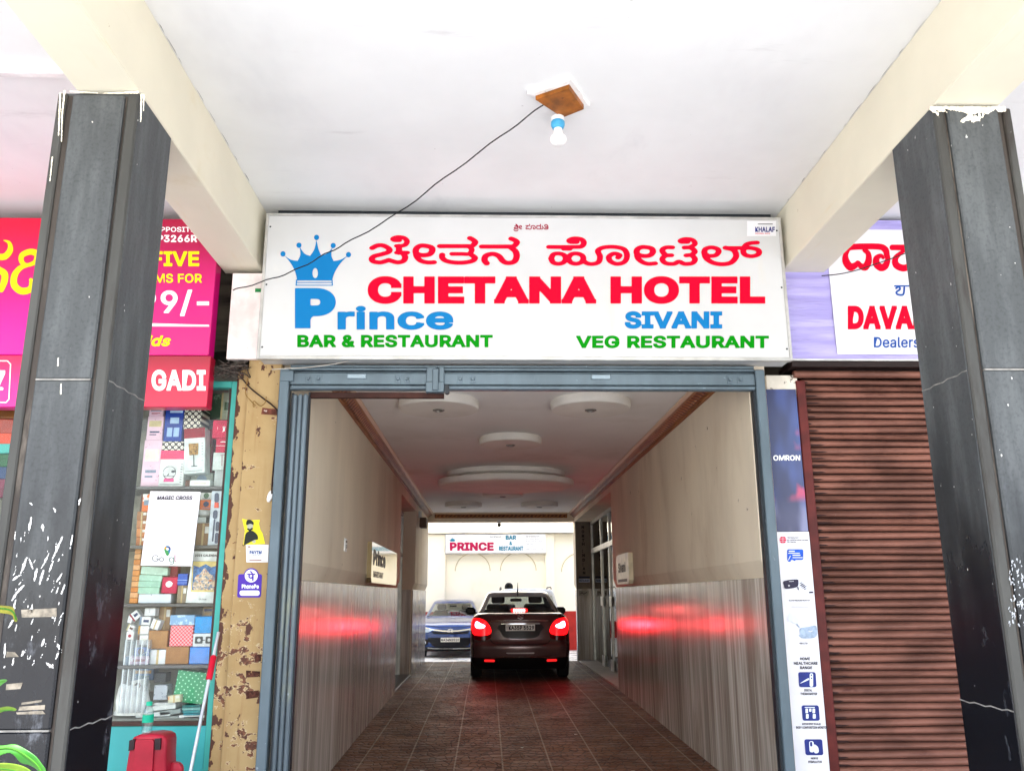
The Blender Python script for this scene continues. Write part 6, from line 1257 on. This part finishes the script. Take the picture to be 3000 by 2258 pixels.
# model runs towards +y with its nose at 3.985; shift so that the nose sits at the origin
def shift(o, dy):
    for v in o.data.vertices: v.co.y += dy
NOSE = 3.985; B0 = len(bpy.data.objects)
cb_.skin(zb_, False, lambda k, z: z > .30, 'body', bp, blu, cap=1); cb_.skin(zb_, False, lambda k, z: z <= .30, 'lower_bumper', blackp, blu)
glazing(cb_, blu, zspan((1.0, 1.06, 2), (1.06, 1.40, 9), (1.40, 1.51, 6)), gl_f, gl_f, bp, (1.07, 1.40))
MB().box(-.70, .70, .3, 2.8, 1.052, 1.064).build('parcel_shelf', seat_m, blu); cabin_fittings(blu, 1.55, .8, 1.06)
MB().box(-.10, .10, 2.1, 2.13, 1.30, 1.35, .012).build('interior_mirror', blackp, blu)
cb_.decal('grille_mouth', [('p', smooth([(-.60, .52), (.60, .52), (.50, .36), (.40, .29), (-.40, .29), (-.50, .36)], 2, True))], mat('grille_dark', '#15151c', .4), blu, True, .008)
cb_.decal('chrome_wing', [('s', [(-.74, .80), (-.50, .735), (-.2, .70), (0, .695), (.2, .70), (.50, .735), (.74, .80)], [.012, .018, .016, .016, .016, .018, .012])], chrome, blu, True, .014, .008)
cb_.decal('upper_grille', [('p', [(-.52, .70), (-.2, .665), (.2, .665), (.52, .70), (.45, .62), (-.45, .62)])], mat('grille_dark', '#15151c', .4), blu, True, .007)
cb_.decal('bonnet_line', [('s', [(-.62, .83), (-.3, .80), (.3, .80), (.62, .83)], .005)], blackp, blu, True, .01, .004)
for sg in (1, -1):
    f = (lambda p: p) if sg > 0 else mir_
    cb_.decal('headlight', [('p', f(smooth([(.50, .72), (.62, .66), (.78, .70), (.845, .80), (.80, .83), (.66, .79)], 3, True)))], mat('headlight_glass', '#b9c6d8', .06, .3, 0), blu, True, .012)
    fo = cb_.decal('fog_lamp_bay', [('p', f(smooth([(.60, .46), (.76, .50), (.80, .40), (.72, .30), (.62, .34)], 3, True)))], blackp, blu, True, .009)
    cb_.decal('fog_lamp', [('p', f(ell(.70, .40, .05, .045)))], mat('headlight_glass', '#b9c6d8', .06, .3, 0), fo, True, .016)
    mm = MB().box(sg*.84, sg*1.02, 2.5, 2.62, .98, 1.12, .04).box(sg*.76, sg*.86, 2.53, 2.6, 1.0, 1.04, .01); mm.build('wing_mirror', blackp, blu)
cb_.decal('lower_chrome', [('s', [(-.60, .26), (-.46, .245), (.46, .245), (.60, .26)], .012)], chrome, blu, True, .014, .006)
yb_ = cb_.yrear(0, .47, True)+.02
npb = MB().box(-.25, .25, yb_-.012, yb_, .42, .53, .004).build('number_plate', pm_, blu)
m_ = MB(); v, fs = text_mesh('KA34N2510', .03, rows=22); m_.add([(.235-.47*a, yb_+.003, .44+.07*b) for a, b in v], fs); m_.build('plate_lettering', ink_d, npb)
ye = cb_.yrear(0, .70, True)+.02; em = MB()
for rx, rz, cz in ((.075, .05, 0), (.03, .05, 0), (.05, .022, .02)): em.tube([(rx*math.cos(a), ye, .70+cz+rz*math.sin(a)) for a in [2*PI*k/24 for k in range(25)]], .007, 6)
em.build('maker_emblem', chrome, blu)
for x in (-.77, .77):
    for y in (.68, 3.18): wheel(blu, x, y, .30)
for o in blu.children_recursive:
    if o.type == 'MESH' and o.parent.name.split('.')[0] != 'wheel': shift(o, -NOSE)
    elif o.type == 'EMPTY': o.location.y -= NOSE
# ---- the white tall car behind the sedan
profw = [(.20, .80, .14, 3.62), (.30, .84, .03, 3.68), (.45, .86, .0, 3.7), (.70, .865, .02, 3.68), (.95, .86, .05, 3.5), (1.03, .84, .07, 3.2), (1.08, .81, .10, 3.0)]
cabw = [(1.02, .80, .08, 3.05), (1.08, .79, .10, 2.95), (1.60, .67, .22, 2.35), (1.68, .64, .28, 2.25), (1.73, .56, .42, 2.05), (1.75, .40, .7, 1.7)]
cw_ = Car(profw, cabw, .06, .2, .14, .05)
rx = float(onY(1537, 1720, 20.6)[0])
whi = thing('white_car', 'tall white car standing in the yard just behind the dark sedan', 'car', (rx+.05, 20.4, -.10)); wp_ = paint('white_paint', '#e4e4e2', .25, 0)
zw = zspan((.20, .45, 4), (.45, 1.08, 10)); cw_.skin(zw, False, lambda k, z: True, 'body', wp_, whi, cap=1)
glazing(cw_, whi, zspan((1.02, 1.10, 2), (1.10, 1.58, 8), (1.58, 1.75, 6)), gl_f, gl_f, wp_, (1.30, 1.57))
MB().box(-.72, .72, .3, 2.8, 1.075, 1.085).build('parcel_shelf', seat_m, whi); cabin_fittings(whi, 1.6, .7, 1.08)
for sg in (1, -1): MB().box(sg*.82, sg*1.02, 2.55, 2.66, 1.05, 1.22, .04).build('wing_mirror', blackp, whi)
for sg in (1, -1): MB().tube([(sg*.60, .5, 1.74), (sg*.60, .7, 1.78), (sg*.60, 1.9, 1.78), (sg*.60, 2.1, 1.72)], .015, 8).build('roof_rail', blackp, whi)
for sg in (1, -1): cw_.decal('tail_lamp', [('p', (lambda p: p if sg > 0 else mir_(p))(rrect(.66, .62, .84, 1.0, .04)))], mat('tail_red', '#a01318', .2), whi)
for x in (-.76, .76):
    for y in (.68, 2.95): wheel(whi, x, y, .30)
dm = MB().lathe([(.10, 0), (.105, .02), (.10, .08), (.075, .12), (.04, .14), (0, .145)], (0, 0, 0), 24); do = dm.build('black_dome', blackp); do.location = (float(onY(*c77(945, 748), 21.4)[0]), 21.4, 1.65); tag(do, 'small black domed object on the white car roof above the sedan', 'dome')

# ================================================================ the yard behind
YW = 26.8
cwm = mat('yard_cream', '#f3eddb', .8, var=.02, vs=1, stains=((.9, .6, .8, '#e8dfc6', (1, 1, .4)),))
yw = thing('yard_wall', 'cream yard wall with three arched mouldings, a ledge and a red painted foot', 'wall', (0, YW, -.2))
w_ = MB(); w_.box(-12, 12, 0, .3, .45, 6.5); w_.build('wall_face', cwm, yw)
MB().box(-12, 12, -.01, .3, 0, 1.22).build('red_foot', mat('red_foot', '#a82a24', .6, var=.1), yw)
d4 = crop(1230, 1540, 4.514)
ledge_z = float(onY(*d4(1000, 100), YW)[2])+.2
MB().box(-12, 12, -.16, 0, ledge_z-.02, ledge_z+.03, .01).box(-12, 12, -.02, 0, ledge_z+.95, ledge_z+1.05).build('ledge', mat('ledge_grey', '#b9b3a4', .8), yw)
MB().box(float(onY(*d4(90, 500), YW)[0])-1.5, float(onY(*d4(340, 500), YW)[0]), -.10, 0, 1.22, ledge_z-.02, .01).box(float(onY(*d4(1660, 500), YW)[0]), float(onY(*d4(1775, 500), YW)[0]), -.10, 0, 1.22, ledge_z-.02, .01).build('pier', cwm, yw)
arch = mat('arch_line', '#c4b898', .8)
for cxp, ty, rp in ((700, 360, 230), (1300, 350, 235), (2110, 360, 240)):
    c0 = onY(*d4(cxp, ty), YW); c1 = onY(*d4(cxp+rp, ty), YW); r_ = float(c1[0]-c0[0]); zc = float(c0[2])-r_+.2
    MB().tube([(float(c0[0])+r_*math.cos(a), -.005, zc+r_*math.sin(a)) for a in [PI*k/28 for k in range(29)]], .014, 6).build('arch_moulding', arch, yw)
bs = thing('yard_sign', 'white sign board with pink and teal lettering on the yard wall', 'sign', (0, 0, 0)); SYY = YW-.14
a0 = onY(*d4(342, 100), SYY); a1 = onY(*d4(1665, 350), SYY)
MB().box(float(a0[0]), float(a1[0]), SYY, SYY+.13, float(a1[2]), float(a0[2])-.02, .006).build('panel', mat('yard_sign_white', '#eceef2', .4, var=0), bs)
MB().box(float(a0[0])-.02, float(a1[0])+.02, SYY-.01, SYY+.13, float(a1[2])-.04, float(a1[2]), .006).box(float(a0[0])-.03, float(a0[0]), SYY-.01, SYY+.13, float(a1[2]), float(a0[2])-.02).build('frame', alu, bs)
SQ = planeY(SYY-.006); m_ = MB(); letters(m_, 'PRINCE', SQ, *d4(396, 215), *d4(977, 328), bold=.045); m_.build('pink_lettering', mat('yard_pink', '#b40a4c', .4, var=0), bs)
m_ = MB(); letters(m_, 'BAR', SQ, *d4(1136, 126), *d4(1272, 182), bold=.035); letters(m_, '&', SQ, *d4(1184, 204), *d4(1222, 252), bold=.03); letters(m_, 'RESTAURANT', SQ, *d4(1045, 268), *d4(1368, 326), bold=.04); m_.build('teal_lettering', mat('yard_teal', '#127e9e', .4, var=0), bs)
m_ = MB()
for i, (t, xe_) in enumerate((('Bar & Restaurant', 1580), ('A/C Family Room', 1578), ('Party Hall & Lodge', 1618), ('First Floor', 1502), ('Hospet', 1500), ('Open 10 AM to 11 PM', 1635))): letters(m_, t, SQ, *d4(1405, 128+34*i), *d4(xe_, 148+34*i), bold=.0)
letters(m_, 'Sri', SQ, *d4(930, 132), *d4(965, 156), bold=.0); letters(m_, 'Maruti', SQ, *d4(978, 130), *d4(1075, 156), bold=.0); m_.build('grey_lettering', mat('grey_ink2', '#8d8f98', .5, var=0), bs)
print_on('crown_emblem', [('p', [d4(*p) for p in ((405, 205), (388, 178), (408, 186), (415, 160), (425, 178), (433, 152), (442, 178), (454, 162), (456, 186), (470, 178), (460, 205))])], SQ, mat('yard_teal', '#127e9e', .4, var=0), bs, .8)
wire('yard_cable', smooth([onY(*d4(95, 104), YW-.2), onY(*d4(300, 108), YW-.2), onY(*d4(600, 96), YW-.2), onY(*d4(1000, 108), YW-.2), onY(*d4(1400, 92), YW-.2), onY(*d4(1680, 96), YW-.2), onY(*d4(2030, 96), YW-.2)], 4), .012, mat('grey_cable', '#55534e', .6), 'dark cable sagging along the ledge of the yard wall', 'cable')
